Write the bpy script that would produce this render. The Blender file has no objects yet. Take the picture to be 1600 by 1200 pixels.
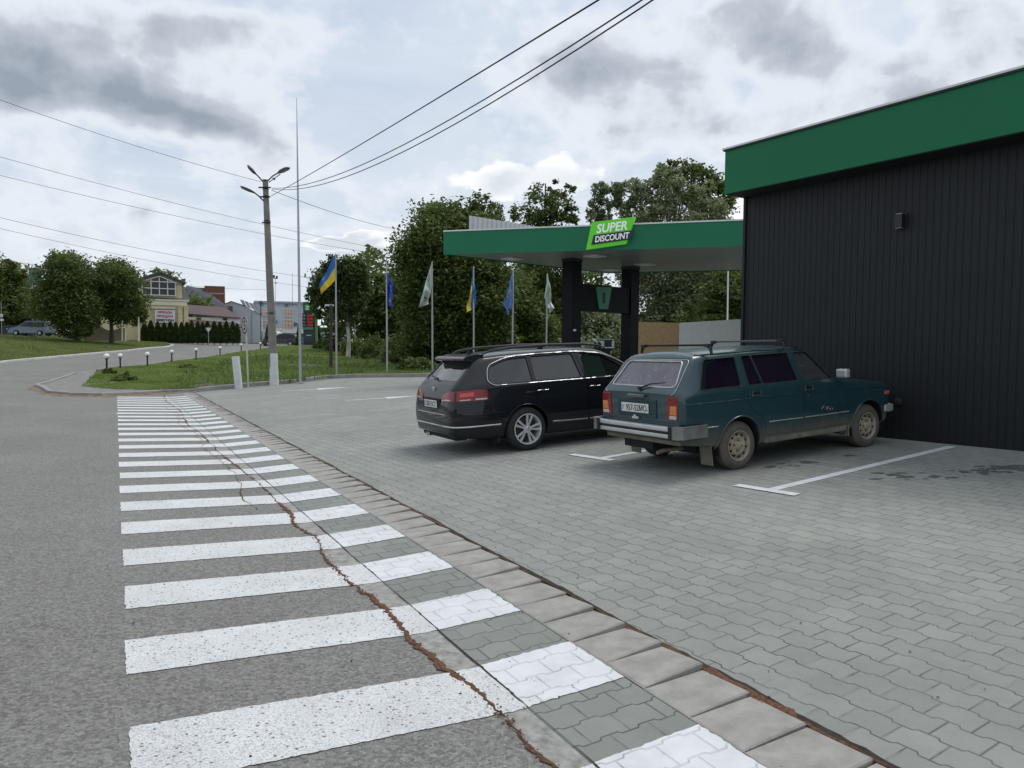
import bpy, bmesh, math, random
import numpy as np
from mathutils import Vector, Matrix
from mathutils.geometry import delaunay_2d_cdt
from mathutils.bvhtree import BVHTree
R = math.radians
random.seed(7); rng = np.random.default_rng(11)
scene = bpy.context.scene
COL = scene.collection

# ------------------------------------------------------------ camera model (photo is 1600x1200)
F = 1170.0; H = 1.74
PITCH = math.atan(59.0 / F); ROLL = 0.008
_r0 = Vector((1, 0, 0)); _u0 = Vector((0, math.sin(PITCH), math.cos(PITCH))); FW = Vector((0, math.cos(PITCH), -math.sin(PITCH)))
RT = _r0 * math.cos(ROLL) + _u0 * math.sin(ROLL); UP = -_r0 * math.sin(ROLL) + _u0 * math.cos(ROLL)
CAM = Vector((0, 0, H))
def ray(px, py): return RT * ((px - 800) / F) + UP * ((600 - py) / F) + FW
def PD(px, py, D):
    r = ray(px, py); return CAM + r * (D / r.y)
def proj(p):
    d = Vector(p) - CAM; z = d.dot(FW); return 800 + F * d.dot(RT) / z, 600 - F * d.dot(UP) / z

# ------------------------------------------------------------ terrain
LD = Vector((-.53, 1)).normalized(); TD = Vector((LD.y, -LD.x))          # along the gutter / across it (to the lot)
def ST(x, y): return x * LD.x + y * LD.y, x * TD.x + y * TD.y
def XY(s, t): return Vector((LD.x * s + TD.x * t, LD.y * s + TD.y * t))
_n = ray(180, 547).cross(ray(1157, 506)); GX, GY = -_n.x / _n.z, -_n.y / _n.z   # lot plane gradients
GS = GX * LD.x + GY * LD.y; GT = GX * TD.x + GY * TD.y
TV = 1.6
def znear(x, y):
    s, t = x * LD.x + y * LD.y, x * TD.x + y * TD.y
    z = GS * s + GT * TV
    a = np.maximum(t - TV, 0); b = np.maximum(TV - t, 0)
    return z + GT * np.minimum(a, 14) + .01 * np.maximum(a - 14, 0) + .040 * np.minimum(b, 6.5) + .002 * np.maximum(b - 6.5, 0)
def hit(px, py, fn, a=1.0, b=200.0):
    r = ray(px, py); r = r / r.y
    f = lambda D: H + r.z * D - float(fn(r.x * D, D))
    lo = a
    d = a
    while d < b and f(d) > 0: lo = d; d *= 1.03
    hi = min(d, b)
    for _ in range(40):
        m = (lo + hi) / 2
        if f(m) > 0: lo = m
        else: hi = m
    return CAM + r * lo
CTRL = [(167,583.5,38),(188,576.5,39),(230,575.3,41),(268.5,567.7,47),(306,564.6,50),(344,558.4,57),(377,551,67),(407,548,73),
 (0,568,47),(100,558,58),(200,549,72),(265,543,85),(-250,583,38),
 (0,527,75),(100,532,80),(200,535,90),(300,536,100),(400,539,105),(470,541,85),(520,545,75),
 (517,574,43),(470,567,47),(560,562,58),(620,573,45),(680,580,40),(760,578,42),(860,577,43),(980,575,46),(1100,574,50),
 (-200,520,90),(0,515,160),(300,530,180),(600,535,180),(1000,545,180),(-600,500,120),(1500,540,120)]
_P = [PD(*c) for c in CTRL]
_c = [(p.x, p.y, p.z) for p in _P]
for Y in (14, 20, 26, 31):
    for X in (-26, -18, -12, -7, -2, 3, 9):
        _c.append((X, Y, float(znear(X, Y))))
_c = np.array(_c)
def _phi(r2): return r2 * np.log(r2 + 1e-9)
_A = _phi(((_c[:, None, :2] - _c[None, :, :2]) ** 2).sum(-1)) + np.eye(len(_c)) * 6.0
_Pm = np.c_[np.ones(len(_c)), _c[:, :2]]
_S = np.block([[_A, _Pm], [_Pm.T, np.zeros((3, 3))]])
_w = np.linalg.solve(_S, np.r_[_c[:, 2], 0, 0, 0])
def zfar(x, y):
    x = np.clip(np.asarray(x, float), -110, 110); y = np.clip(np.asarray(y, float), -20, 185)
    r2 = (x[..., None] - _c[:, 0]) ** 2 + (y[..., None] - _c[:, 1]) ** 2
    return _phi(r2) @ _w[:len(_c)] + _w[-3] + _w[-2] * x + _w[-1] * y
def ground(x, y):
    x = np.asarray(x, float); y = np.asarray(y, float)
    rr = np.sqrt(x * x * .35 + y * y)
    w = np.clip((rr - 27) / 9, 0, 1); w = w * w * (3 - 2 * w)
    w = np.where(y < 0, 0, w)
    return znear(x, y) * (1 - w) + zfar(x, y) * w
def gz(x, y): return float(ground(x, y))
def G(px, py): return hit(px, py, ground)
def onG(px, D):
    """point on the ground at depth D in column px"""
    x = PD(px, 560, D).x; return Vector((x, D, gz(x, D)))

# ------------------------------------------------------------ tagging
def tag(o, label=None, cat=None, group=None, kind=None):
    if label: o['label'] = label
    if cat: o['category'] = cat
    if group: o['group'] = group
    if kind: o['kind'] = kind
    return o
def empty(name, loc=(0, 0, 0), rotz=0, mat=None):
    o = bpy.data.objects.new(name, None); COL.objects.link(o)
    if mat is not None: o.matrix_world = mat
    else: o.location = loc; o.rotation_euler = (0, 0, rotz)
    o.empty_display_size = .2
    return o
def copy_tree(o, parent=None):
    c = o.copy(); COL.objects.link(c); c.parent = parent
    for ch in list(o.children): copy_tree(ch, c)
    return c

# ------------------------------------------------------------ mesh builder
class MB:
    def __init__(s): s.v = []; s.f = []; s.M = Matrix.Identity(4)
    def add(s, vs, fs):
        n = len(s.v); s.v += [tuple(s.M @ Vector(v)) for v in vs]; s.f += [tuple(i + n for i in f) for f in fs]; return s
    def box(s, c, d, rz=0, rx=0, ry=0):
        c = Vector(c); m = Matrix.Rotation(rz, 3, 'Z') @ Matrix.Rotation(ry, 3, 'Y') @ Matrix.Rotation(rx, 3, 'X')
        vs = [c + m @ Vector((i * d[0] / 2, j * d[1] / 2, k * d[2] / 2)) for i in (-1, 1) for j in (-1, 1) for k in (-1, 1)]
        return s.add(vs, [(0, 1, 3, 2), (4, 6, 7, 5), (0, 4, 5, 1), (2, 3, 7, 6), (0, 2, 6, 4), (1, 5, 7, 3)])
    def tube(s, pts, r, n=8, cap=True):
        pts = [Vector(p) for p in pts]; rs = r if isinstance(r, (list, tuple)) else [r] * len(pts)
        vs = []; fs = []; a = None
        for i, p in enumerate(pts):
            d = (pts[min(i + 1, len(pts) - 1)] - pts[max(i - 1, 0)]).normalized()
            if a is None:
                a = d.orthogonal().normalized()
            else:
                a = (a - d * a.dot(d)).normalized()
            b = d.cross(a)
            for k in range(n):
                t = 2 * math.pi * k / n; vs.append(p + (a * math.cos(t) + b * math.sin(t)) * rs[i])
        for i in range(len(pts) - 1):
            for k in range(n): fs.append((i * n + k, i * n + (k + 1) % n, (i + 1) * n + (k + 1) % n, (i + 1) * n + k))
        if cap: fs += [tuple(range(n - 1, -1, -1)), tuple(range((len(pts) - 1) * n, len(pts) * n))]
        return s.add(vs, fs)
    def lathe(s, prof, n=32, axis='Z', close=False):
        vs = []; fs = []
        for k in range(n):
            t = 2 * math.pi * k / n
            for (r, h) in prof:
                c = (r * math.cos(t), r * math.sin(t), h)
                if axis == 'Y': c = (c[0], c[2], c[1])
                vs.append(c)
        m = len(prof)
        for k in range(n):
            for i in range(m - 1 if not close else m):
                j = (i + 1) % m; k2 = (k + 1) % n
                fs.append((k * m + i, k2 * m + i, k2 * m + j, k * m + j))
        return s.add(vs, fs)
    def prism(s, poly, a, b, plane='XZ'):
        """poly in plane, extruded from a to b along the remaining axis"""
        def pt(u, w, e): return {'XZ': (u, e, w), 'YZ': (e, u, w), 'XY': (u, w, e)}[plane]
        n = len(poly); vs = [pt(u, w, a) for u, w in poly] + [pt(u, w, b) for u, w in poly]
        fs = [tuple(range(n)), tuple(range(2 * n - 1, n - 1, -1))]
        fs += [(i, i + n, (i + 1) % n + n, (i + 1) % n) for i in range(n)]
        return s.add(vs, fs)
    def mesh(s, name, fix=True):
        me = bpy.data.meshes.new(name); me.from_pydata(s.v, [], s.f); me.validate()
        if fix:
            bm = bmesh.new(); bm.from_mesh(me); bmesh.ops.remove_doubles(bm, verts=bm.verts, dist=1e-5)
            bmesh.ops.recalc_face_normals(bm, faces=bm.faces); bm.to_mesh(me); bm.free()
        return me
    def build(s, name, mat, parent=None, smooth=None, bevel=0, fix=True):
        return mk(name, s.mesh(name, fix), mat, parent, smooth, bevel)
def mk(name, me, mat, parent=None, smooth=None, bevel=0):
    o = bpy.data.objects.new(name, me); COL.objects.link(o)
    if mat is not None:
        me.materials.clear()
        for m in (mat if isinstance(mat, (list, tuple)) else [mat]): me.materials.append(m)
    if parent is not None: o.parent = parent
    if smooth is not None:
        me.shade_smooth()
        if smooth > 0: me.set_sharp_from_angle(angle=R(smooth))
    if bevel:
        b = o.modifiers.new('bevel', 'BEVEL'); b.width = bevel; b.segments = 2; b.limit_method = 'ANGLE'; b.angle_limit = R(35)
    return o

def in_poly(x, y, P):
    n = len(P); c = np.zeros(np.shape(x), bool); j = n - 1
    for i in range(n):
        xi, yi = P[i]; xj, yj = P[j]
        if yi != yj:
            c ^= ((yi > y) != (yj > y)) & (x < (xj - xi) * (y - yi) / (yj - yi) + xi)
        j = i
    return c
def dens(P, step, closed=True):
    out = []; n = len(P)
    for i in range(n if closed else n - 1):
        a = Vector(P[i][:2]); b = Vector(P[(i + 1) % n][:2]); k = max(1, int((b - a).length / step))
        for q in range(k): out.append(a + (b - a) * q / k)
    if not closed: out.append(Vector(P[-1][:2]))
    return out
def sheet(name, P, mat, zoff=0.0, step=1.0, kind='structure', zfn=None, estep=None, parent=None):
    """flat-lying region: polygon P (world xy) triangulated over the terrain"""
    es = dens(P, estep or step)
    xs = [p.x for p in es]; ys = [p.y for p in es]
    gx, gy = np.meshgrid(np.arange(min(xs), max(xs), step), np.arange(min(ys), max(ys), step))
    gx = gx.ravel() + .013; gy = gy.ravel() + .017
    ins = in_poly(gx, gy, [(p.x, p.y) for p in es])
    vs = es + [Vector((a, b)) for a, b in zip(gx[ins], gy[ins])]
    n = len(es)
    r = delaunay_2d_cdt(vs, [(i, (i + 1) % n) for i in range(n)], [], 1, 1e-5)
    V = np.array([(v.x, v.y) for v in r[0]])
    Z = (zfn or ground)(V[:, 0], V[:, 1]) + (zoff(V[:, 0], V[:, 1]) if callable(zoff) else zoff)
    fs = [tuple(f) for f in r[2]]
    me = bpy.data.meshes.new(name); me.from_pydata([(a[0], a[1], z) for a, z in zip(V, Z)], [], fs)
    bm = bmesh.new(); bm.from_mesh(me)
    for f in bm.faces:
        f.smooth = True
        if f.normal.z < 0: f.normal_flip()
    bm.to_mesh(me); bm.free()
    o = mk(name, me, mat, parent)
    if kind: o['kind'] = kind
    return o

# ------------------------------------------------------------ materials
def newmat(name):
    m = bpy.data.materials.new(name); m.use_nodes = True
    nt = m.node_tree; b = nt.nodes['Principled BSDF']; return m, nt, b
class NT:
    """tiny node-graph helper"""
    def __init__(s, nt): s.t = nt; s.n = nt.nodes; s.l = nt.links
    def _in(s, sock, v):
        if hasattr(v, 'is_output') or isinstance(v, bpy.types.NodeSocket): s.l.new(v, sock)
        elif isinstance(v, (tuple, list)) and sock.type == 'RGBA' and len(v) == 3: sock.default_value = (*v, 1)
        else: sock.default_value = v
    def m(s, op, a, b=None, c=None, clamp=False):
        q = s.n.new('ShaderNodeMath'); q.operation = op; q.use_clamp = clamp
        s._in(q.inputs[0], a)
        if b is not None: s._in(q.inputs[1], b)
        if c is not None: s._in(q.inputs[2], c)
        return q.outputs[0]
    def vm(s, op, a, b=None, scale=None):
        q = s.n.new('ShaderNodeVectorMath'); q.operation = op; s._in(q.inputs[0], a)
        if b is not None: s._in(q.inputs[1], b)
        if scale is not None: s._in(q.inputs['Scale'], scale)
        return q.outputs['Value'] if op in ('DOT_PRODUCT', 'LENGTH') else q.outputs['Vector']
    def coord(s, k='Object'): return s.n.new('ShaderNodeTexCoord').outputs[k]
    def sep(s, v):
        q = s.n.new('ShaderNodeSeparateXYZ'); s.l.new(v, q.inputs[0]); return q.outputs
    def comb(s, x, y, z=0.0):
        q = s.n.new('ShaderNodeCombineXYZ')
        for i, a in enumerate((x, y, z)): s._in(q.inputs[i], a)
        return q.outputs[0]
    def map(s, v, scale=(1, 1, 1), rot=(0, 0, 0), loc=(0, 0, 0)):
        q = s.n.new('ShaderNodeMapping'); s.l.new(v, q.inputs[0]); q.inputs['Scale'].default_value = scale
        q.inputs['Rotation'].default_value = rot; q.inputs['Location'].default_value = loc; return q.outputs[0]
    def noise(s, v, scale=5, detail=4, rough=.5, dist=0, out='Fac'):
        q = s.n.new('ShaderNodeTexNoise')
        if v is not None: s.l.new(v, q.inputs['Vector'])
        q.inputs['Scale'].default_value = scale; q.inputs['Detail'].default_value = detail
        q.inputs['Roughness'].default_value = rough; q.inputs['Distortion'].default_value = dist
        return q.outputs[out]
    def vor(s, v, scale=5, feat='F1', out='Distance', rand=1):
        q = s.n.new('ShaderNodeTexVoronoi'); s.l.new(v, q.inputs['Vector']); q.feature = feat
        q.inputs['Scale'].default_value = scale; q.inputs['Randomness'].default_value = rand; return q.outputs[out]
    def ramp(s, f, stops, interp='LINEAR'):
        q = s.n.new('ShaderNodeValToRGB'); s._in(q.inputs[0], f); cr = q.color_ramp; cr.interpolation = interp
        while len(cr.elements) < len(stops): cr.elements.new(.5)
        for e, (p, c) in zip(cr.elements, stops):
            e.position = p; e.color = (*c, 1) if len(c) == 3 else c
        return q.outputs[0]
    def fr(s, f, a, b, lo=0.0, hi=1.0):
        q = s.n.new('ShaderNodeMapRange'); q.clamp = True; s._in(q.inputs[0], f)
        for i, x in zip((1, 2, 3, 4), (a, b, lo, hi)): q.inputs[i].default_value = x
        return q.outputs[0]
    def mix(s, f, a, b, mode='MIX'):
        q = s.n.new('ShaderNodeMix'); q.data_type = 'RGBA'; q.blend_type = mode
        s._in(q.inputs[0], f); s._in(q.inputs[6], a); s._in(q.inputs[7], b); return q.outputs[2]
    def bump(s, h, strength=.3, dist=.01, normal=None):
        q = s.n.new('ShaderNodeBump'); s.l.new(h, q.inputs['Height']); q.inputs['Strength'].default_value = strength
        q.inputs['Distance'].default_value = dist
        if normal is not None: s.l.new(normal, q.inputs['Normal'])
        return q.outputs[0]
def simple(name, col, rough=.5, metal=0, spec=.5, var=0.0, vscale=6, bump=0, bscale=60, coat=0, emis=None):
    m, nt, b = newmat(name); g = NT(nt)
    b.inputs['Roughness'].default_value = rough; b.inputs['Metallic'].default_value = metal
    b.inputs['Specular IOR Level'].default_value = spec; b.inputs['Coat Weight'].default_value = coat
    b.inputs['Coat Roughness'].default_value = .04
    if var:
        n = g.noise(g.coord(), vscale, 5, .6)
        c = g.mix(g.fr(n, .3, .7), tuple(x * (1 - var) for x in col), tuple(min(1, x * (1 + var)) for x in col))
        nt.links.new(c, b.inputs['Base Color'])
    else: b.inputs['Base Color'].default_value = (*col, 1)
    if bump: nt.links.new(g.bump(g.noise(g.coord(), bscale, 4), bump, .01), b.inputs['Normal'])
    if emis: b.inputs['Emission Color'].default_value = (*emis[:3], 1); b.inputs['Emission Strength'].default_value = emis[3]
    return m

def asphalt_nodes(g):
    v = g.coord()
    ag = g.vor(v, 70, out='Distance'); agc = g.vor(v, 70, out='Color'); fine = g.noise(v, 170, 3, .7); mid = g.noise(v, 14, 5, .6); big = g.noise(v, .45, 5, .6, .6)
    rr_ = g.sep(agc); r = rr_[0]
    # pale stones of mixed size in a dark binder
    stone = g.m('MULTIPLY', g.fr(ag, .10, .42, 1, 0), g.fr(rr_[1], .35, .6))
    t = g.m('ADD', g.m('MULTIPLY', r, .30), g.m('MULTIPLY', fine, .55)); t = g.m('ADD', t, g.m('MULTIPLY', mid, .10))
    c = g.ramp(t, [(.22, (.074, .073, .068)), (.42, (.172, .170, .160)), (.60, (.242, .239, .227)), (.80, (.37, .365, .35))])
    c = g.mix(g.m('MULTIPLY', stone, .5), c, g.mix(r, (.19, .19, .18), (.43, .43, .41)))
    tone = g.mix(g.fr(big, .3, .7), (.88, .87, .85), (1.08, 1.08, 1.06))
    c = g.mix(1.0, c, tone, 'MULTIPLY')
    h = g.m('ADD', g.m('MULTIPLY', g.m('MINIMUM', ag, .6), -.9), g.m('MULTIPLY', fine, .8))
    return v, c, h, t
def mat_asphalt():
    m, nt, b = newmat('asphalt'); g = NT(nt)
    v, c, h, t = asphalt_nodes(g)
    st = g.noise(g.map(v, (1, 1, 1)), 1.7, 6, .65, 1.2)
    c = g.mix(g.fr(st, .62, .80, 0, .35), c, (.10, .10, .095))
    # hairline cracks wandering over the old surface
    cr = g.vor(g.vm('ADD', v, g.vm('SCALE', g.noise(v, 2.5, 5, .6, out='Color'), scale=.5)), .38, 'DISTANCE_TO_EDGE')
    crm = g.fr(cr, .0, .003, .35, 0)
    c = g.mix(crm, c, (.05, .047, .043))
    nt.links.new(c, b.inputs['Base Color']); b.inputs['Roughness'].default_value = .9; b.inputs['Specular IOR Level'].default_value = .25
    nt.links.new(g.bump(h, .7, .006), b.inputs['Normal'])
    return m
def mat_paint_asphalt():
    m, nt, b = newmat('road_paint'); g = NT(nt)
    v, c, h, t = asphalt_nodes(g)
    vw = g.vm('ADD', v, g.vm('SCALE', g.noise(v, 60, 3, .6, out='Color'), scale=.02))
    pit = g.vor(vw, 34, out='Distance'); pc = g.sep(g.vor(vw, 34, out='Color'))[1]; dn_ = g.noise(v, 1.1, 4, .6)
    hole = g.m('MULTIPLY', g.fr(pit, .14, .30, 1, 0), g.fr(g.m('ADD', pc, g.m('MULTIPLY', dn_, .7)), .80, .92))
    pit2 = g.noise(v, 105, 4, .75); hole2 = g.fr(g.m('ADD', pit2, g.m('MULTIPLY', dn_, .12)), .60, .70)
    wear = g.m('MULTIPLY', g.fr(g.noise(v, 1.6, 6, .7, 1.0), .56, .74), g.fr(g.noise(v, 60, 4, .7), .46, .58))
    w = g.m('MAXIMUM', g.m('MAXIMUM', hole, g.m('MULTIPLY', hole2, .45)), g.m('MULTIPLY', wear, .85))
    pw = g.mix(g.fr(g.noise(v, 3, 5, .6), .3, .75), (.76, .77, .77), (.64, .645, .64))
    pw = g.mix(g.fr(g.noise(v, 70, 4, .7), .35, .65, 0, .35), pw, (.45, .46, .46))
    nt.links.new(g.mix(w, pw, g.mix(1.0, c, (.8, .8, .8), 'MULTIPLY')), b.inputs['Base Color'])
    b.inputs['Roughness'].default_value = .75
    hh = g.m('SUBTRACT', h, g.m('MULTIPLY', w, 1.0))
    nt.links.new(g.bump(hh, .75, .007), b.inputs['Normal'])
    return m
def paver_nodes(g, v, ang, w, hgt, amp, off=(0, 0)):
    p = g.map(v, (1, 1, 1), (0, 0, -ang)); x, y, _ = g.sep(p)
    wob = g.noise(v, .8, 3, .5)
    y = g.m('ADD', y, g.m('MULTIPLY', wob, .03))
    u = g.m('DIVIDE', g.m('ADD', x, off[0]), w)
    cs = g.m('COSINE', g.m('MULTIPLY', u, 2 * math.pi))
    trap = g.m('MAXIMUM', g.m('MINIMUM', g.m('MULTIPLY', cs, 4.5), 1.0), -1.0)
    vv = g.m('ADD', g.m('DIVIDE', g.m('ADD', y, off[1]), hgt), g.m('MULTIPLY', trap, amp / hgt))
    row = g.m('FLOOR', vv); fv = g.m('SUBTRACT', vv, row)
    uu = g.m('ADD', u, g.m('MULTIPLY', g.m('MODULO', g.m('ABSOLUTE', row), 2.0), .5))
    colm = g.m('FLOOR', uu); fu = g.m('SUBTRACT', uu, colm)
    dv = g.m('MULTIPLY', g.m('MINIMUM', fv, g.m('SUBTRACT', 1.0, fv)), hgt)
    du = g.m('MULTIPLY', g.m('MINIMUM', fu, g.m('SUBTRACT', 1.0, fu)), w)
    d = g.m('MINIMUM', du, dv)
    q = g.n.new('ShaderNodeTexWhiteNoise'); q.noise_dimensions = '2D'; g.l.new(g.comb(row, colm), q.inputs['Vector'])
    return d, q.outputs['Value'], (du, dv)
def mat_pavers(name, ang, c0, c1, paint=False, off=(0, 0), w=.2, hgt=.163):
    m, nt, b = newmat(name); g = NT(nt); v = g.coord()
    d, rnd, rc = paver_nodes(g, v, ang, w, hgt, .0095, off)
    n1 = g.noise(v, 9, 5, .6); n2 = g.noise(v, 220, 3, .6); big = g.noise(v, .5, 5, .6, .8); mid = g.noise(v, 2.2, 5, .65, .5)
    base = g.mix(rnd, c0, c1)
    base = g.mix(g.fr(n1, .3, .7, 0, .35), base, tuple(x * .74 for x in c0))
    base = g.mix(g.fr(n2, .35, .7, 0, .28), base, tuple(min(1, x * 1.45) for x in c1))
    base = g.mix(1.0, base, g.mix(g.fr(big, .3, .72), (.88, .88, .88), (1.12, 1.12, 1.11)), 'MULTIPLY')
    base = g.mix(g.fr(mid, .58, .78, 0, .25), base, tuple(x * .6 for x in c0))
    jw = g.m('ADD', .0026, g.m('MULTIPLY', g.noise(v, 7, 3, .5), .0036))
    jn = g.noise(v, 5, 3, .6)
    joint = g.m('MULTIPLY', g.m('SUBTRACT', 1.0, g.m('DIVIDE', d, jw), clamp=True), 1.6, clamp=True)
    if paint:
        pw = g.mix(g.fr(g.noise(v, 5, 4, .6), .35, .75), (.66, .67, .68), (.54, .55, .555))
        wear = g.m('MULTIPLY', g.fr(g.noise(v, 2.3, 6, .7), .58, .75), g.fr(g.noise(v, 75, 4, .7), .48, .6))
        base = g.mix(g.m('MULTIPLY', wear, .8), pw, base)
        base = g.mix(g.m('MULTIPLY', joint, g.fr(jn, .50, .66, 0, .7)), base, (.20, .20, .19))
    else:
        jc = g.mix(g.fr(jn, .46, .62), (.045, .045, .04), tuple(min(1, x * 1.15) for x in c1))
        jr = g.m('MULTIPLY', g.m('SUBTRACT', 1.0, g.m('DIVIDE', rc[1], jw), clamp=True), 1.7, clamp=True); jx = g.m('MULTIPLY', g.m('SUBTRACT', 1.0, g.m('DIVIDE', rc[0], jw), clamp=True), 1.4, clamp=True)
        base = g.mix(g.m('MULTIPLY', jx, .8), base, g.mix(g.fr(g.noise(v, 2.2, 4, .7), .44, .60), (.07, .07, .062), tuple(min(1, x * 1.30) for x in c1)))
        base = g.mix(g.m('MULTIPLY', jr, g.fr(g.noise(v, 3.1, 4, .7), .30, .62, .95, .35)), base, (.040, .042, .036))
        base = g.mix(g.m('MULTIPLY', g.fr(g.noise(g.map(v, (1, .22, 1), (0, 0, .5)), 2.4, 5, .65), .60, .80), .30), base, (.13, .135, .12))
    nt.links.new(base, b.inputs['Base Color']); b.inputs['Roughness'].default_value = .85; b.inputs['Specular IOR Level'].default_value = .3
    prof = g.fr(d, 0, .008, 0, 1)
    h = g.m('ADD', g.m('MULTIPLY', prof, 1.0), g.m('MULTIPLY', n2, .10))
    h = g.m('ADD', h, g.m('MULTIPLY', rnd, .35))
    nt.links.new(g.bump(h, .8, .007), b.inputs['Normal'])
    return m
def mat_grass(name, ca, cb, cc):
    m, nt, b = newmat(name); g = NT(nt); v = g.coord()
    n1 = g.noise(v, .35, 6, .65, .5); n2 = g.noise(v, 3, 6, .7); n3 = g.noise(v, 40, 4, .7)
    c = g.mix(g.fr(n1, .35, .65), ca, cb); c = g.mix(g.fr(n2, .45, .75, 0, .7), c, cc)
    c = g.mix(g.fr(n3, .3, .7, 0, .6), c, tuple(x * .45 for x in ca))
    nt.links.new(c, b.inputs['Base Color']); b.inputs['Roughness'].default_value = .95; b.inputs['Specular IOR Level'].default_value = .1
    nt.links.new(g.bump(g.m('ADD', n2, n3), .9, .08), b.inputs['Normal'])
    return m
def mat_leaf(name, a, bb, trans=.25):
    m = bpy.data.materials.new(name); m.use_nodes = True; nt = m.node_tree; g = NT(nt); nt.nodes.clear()
    out = nt.nodes.new('ShaderNodeOutputMaterial'); geo = nt.nodes.new('ShaderNodeNewGeometry')
    n = g.noise(g.coord(), .7, 4, .6)
    f = g.m('ADD', g.m('MULTIPLY', g.m('POWER', geo.outputs['Random Per Island'], 1.4), .65), g.m('MULTIPLY', g.fr(n, .35, .65), .50), clamp=True)
    c = g.mix(f, a, bb)
    d = nt.nodes.new('ShaderNodeBsdfPrincipled'); nt.links.new(c, d.inputs['Base Color']); d.inputs['Roughness'].default_value = .6
    d.inputs['Specular IOR Level'].default_value = .3
    t = nt.nodes.new('ShaderNodeBsdfTranslucent'); nt.links.new(g.mix(.5, c, (.10, .16, .03)), t.inputs[0])
    mx = nt.nodes.new('ShaderNodeMixShader'); mx.inputs[0].default_value = trans
    nt.links.new(d.outputs[0], mx.inputs[1]); nt.links.new(t.outputs[0], mx.inputs[2]); nt.links.new(mx.outputs[0], out.inputs[0])
    return m

# ------------------------------------------------------------ foliage
def leaf_mesh(name, cent, size, mat, parent, flat=.5, asp=.55, hang=0.0, out_c=None):
    """many small leaf quads at the given centres"""
    n = len(cent); cent = np.asarray(cent, float)
    nrm = rng.normal(size=(n, 3)); nrm[:, 2] = np.abs(nrm[:, 2]) + flat
    nrm /= np.linalg.norm(nrm, axis=1)[:, None]
    a = rng.normal(size=(n, 3)); a[:, 2] -= hang * 3
    a -= nrm * (a * nrm).sum(1)[:, None]; a /= np.linalg.norm(a, axis=1)[:, None] + 1e-9
    b = np.cross(nrm, a); s = (size * rng.uniform(.6, 1.35, n))[:, None]
    bend = nrm * s * rng.uniform(-.25, .25, n)[:, None]
    V = np.stack([cent - a * s, cent - b * s * asp + bend, cent + a * s, cent + b * s * asp + bend], 1).reshape(-1, 3)
    me = bpy.data.meshes.new(name); me.vertices.add(4 * n); me.vertices.foreach_set('co', V.ravel())
    me.loops.add(4 * n); me.loops.foreach_set('vertex_index', np.arange(4 * n))
    me.polygons.add(n); me.polygons.foreach_set('loop_start', np.arange(0, 4 * n, 4)); me.polygons.foreach_set('loop_total', np.full(n, 4))
    me.update(calc_edges=True); me.validate()
    return mk(name, me, mat, parent)
def tree(name, label, cat, base, h, ells, leaf=.16, n=9000, mat=None, bark=None, trunk=.16, group=None, clump=.16, hang=0, core=.35, lean=(0, 0), asp=.55, limbs=14, per=46):
    """ells: crown ellipsoids (x,y,z,rx,ry,rz) relative to the base"""
    rt = empty(name, base); tag(rt, label, cat, group)
    cs = []; vol = np.array([e[3] * e[4] * e[5] for e in ells]) ** .8; vol /= vol.sum()
    nc = max(6, int(n / per)); cc = []
    for e, k in zip(ells, (vol * nc + 1).astype(int)):
        d = rng.normal(size=(k, 3)); d /= np.linalg.norm(d, axis=1)[:, None]
        r = rng.uniform(core, 1, k) ** .6
        w = 1 + .16 * np.sin(3 * d[:, 0] * 2 + e[0]) * np.cos(4 * d[:, 2] + e[2]) + np.clip(rng.normal(0, .10, k), -.2, .10)
        c = np.array(e[:3]) + d * (r * w)[:, None] * np.array(e[3:])
        cc.append(c)
        sz = min(e[3], e[5]) * clump
        q = c[rng.integers(0, k, int(k * per))]
        off = np.clip(rng.normal(size=(len(q), 3)), -1.9, 1.9) * sz * np.array([1, 1, .75])
        if hang: off[:, 2] = -np.abs(off[:, 2]) * (1 + 2.2 * hang) + sz * .4; off[:, :2] *= (1 - .45 * hang)
        cs.append(q + off)
    P = np.concatenate(cs); P = P[P[:, 2] > .12]
    leaf_mesh('crown', P, leaf, mat, rt, hang=hang, asp=asp)
    allc = np.concatenate(cc); mb = MB(); top = max(e[2] + e[5] * .55 for e in ells)
    L = Vector((lean[0], lean[1], 0)); ks = 7
    tp = [Vector((0, 0, -.3))] + [Vector((L.x * (i / ks) ** 1.5 * 1 + .06 * math.sin(i * 1.7), L.y * (i / ks) ** 1.5 + .06 * math.cos(i * 2.1), top * i / ks)) for i in range(1, ks + 1)]
    mb.tube(tp, [trunk * (1.25 if i == 0 else (1 - .82 * i / ks)) for i in range(ks + 1)], 8)
    for i in range(min(limbs, len(allc))):
        c = Vector(allc[rng.integers(len(allc))]); zz = max(top * .2, min(top * .85, c.z * .62)); f = zz / top
        s0 = Vector((L.x * f ** 1.5, L.y * f ** 1.5, zz)); mid = (s0 + c) / 2 + Vector((0, 0, .12 * (c - s0).length))
        r0 = trunk * (1 - .75 * f) * .5
        mb.tube([s0, mid, c], [r0, r0 * .6, r0 * .2], 5)
    mb.build('trunk', bark, rt, smooth=50)
    return rt
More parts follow.
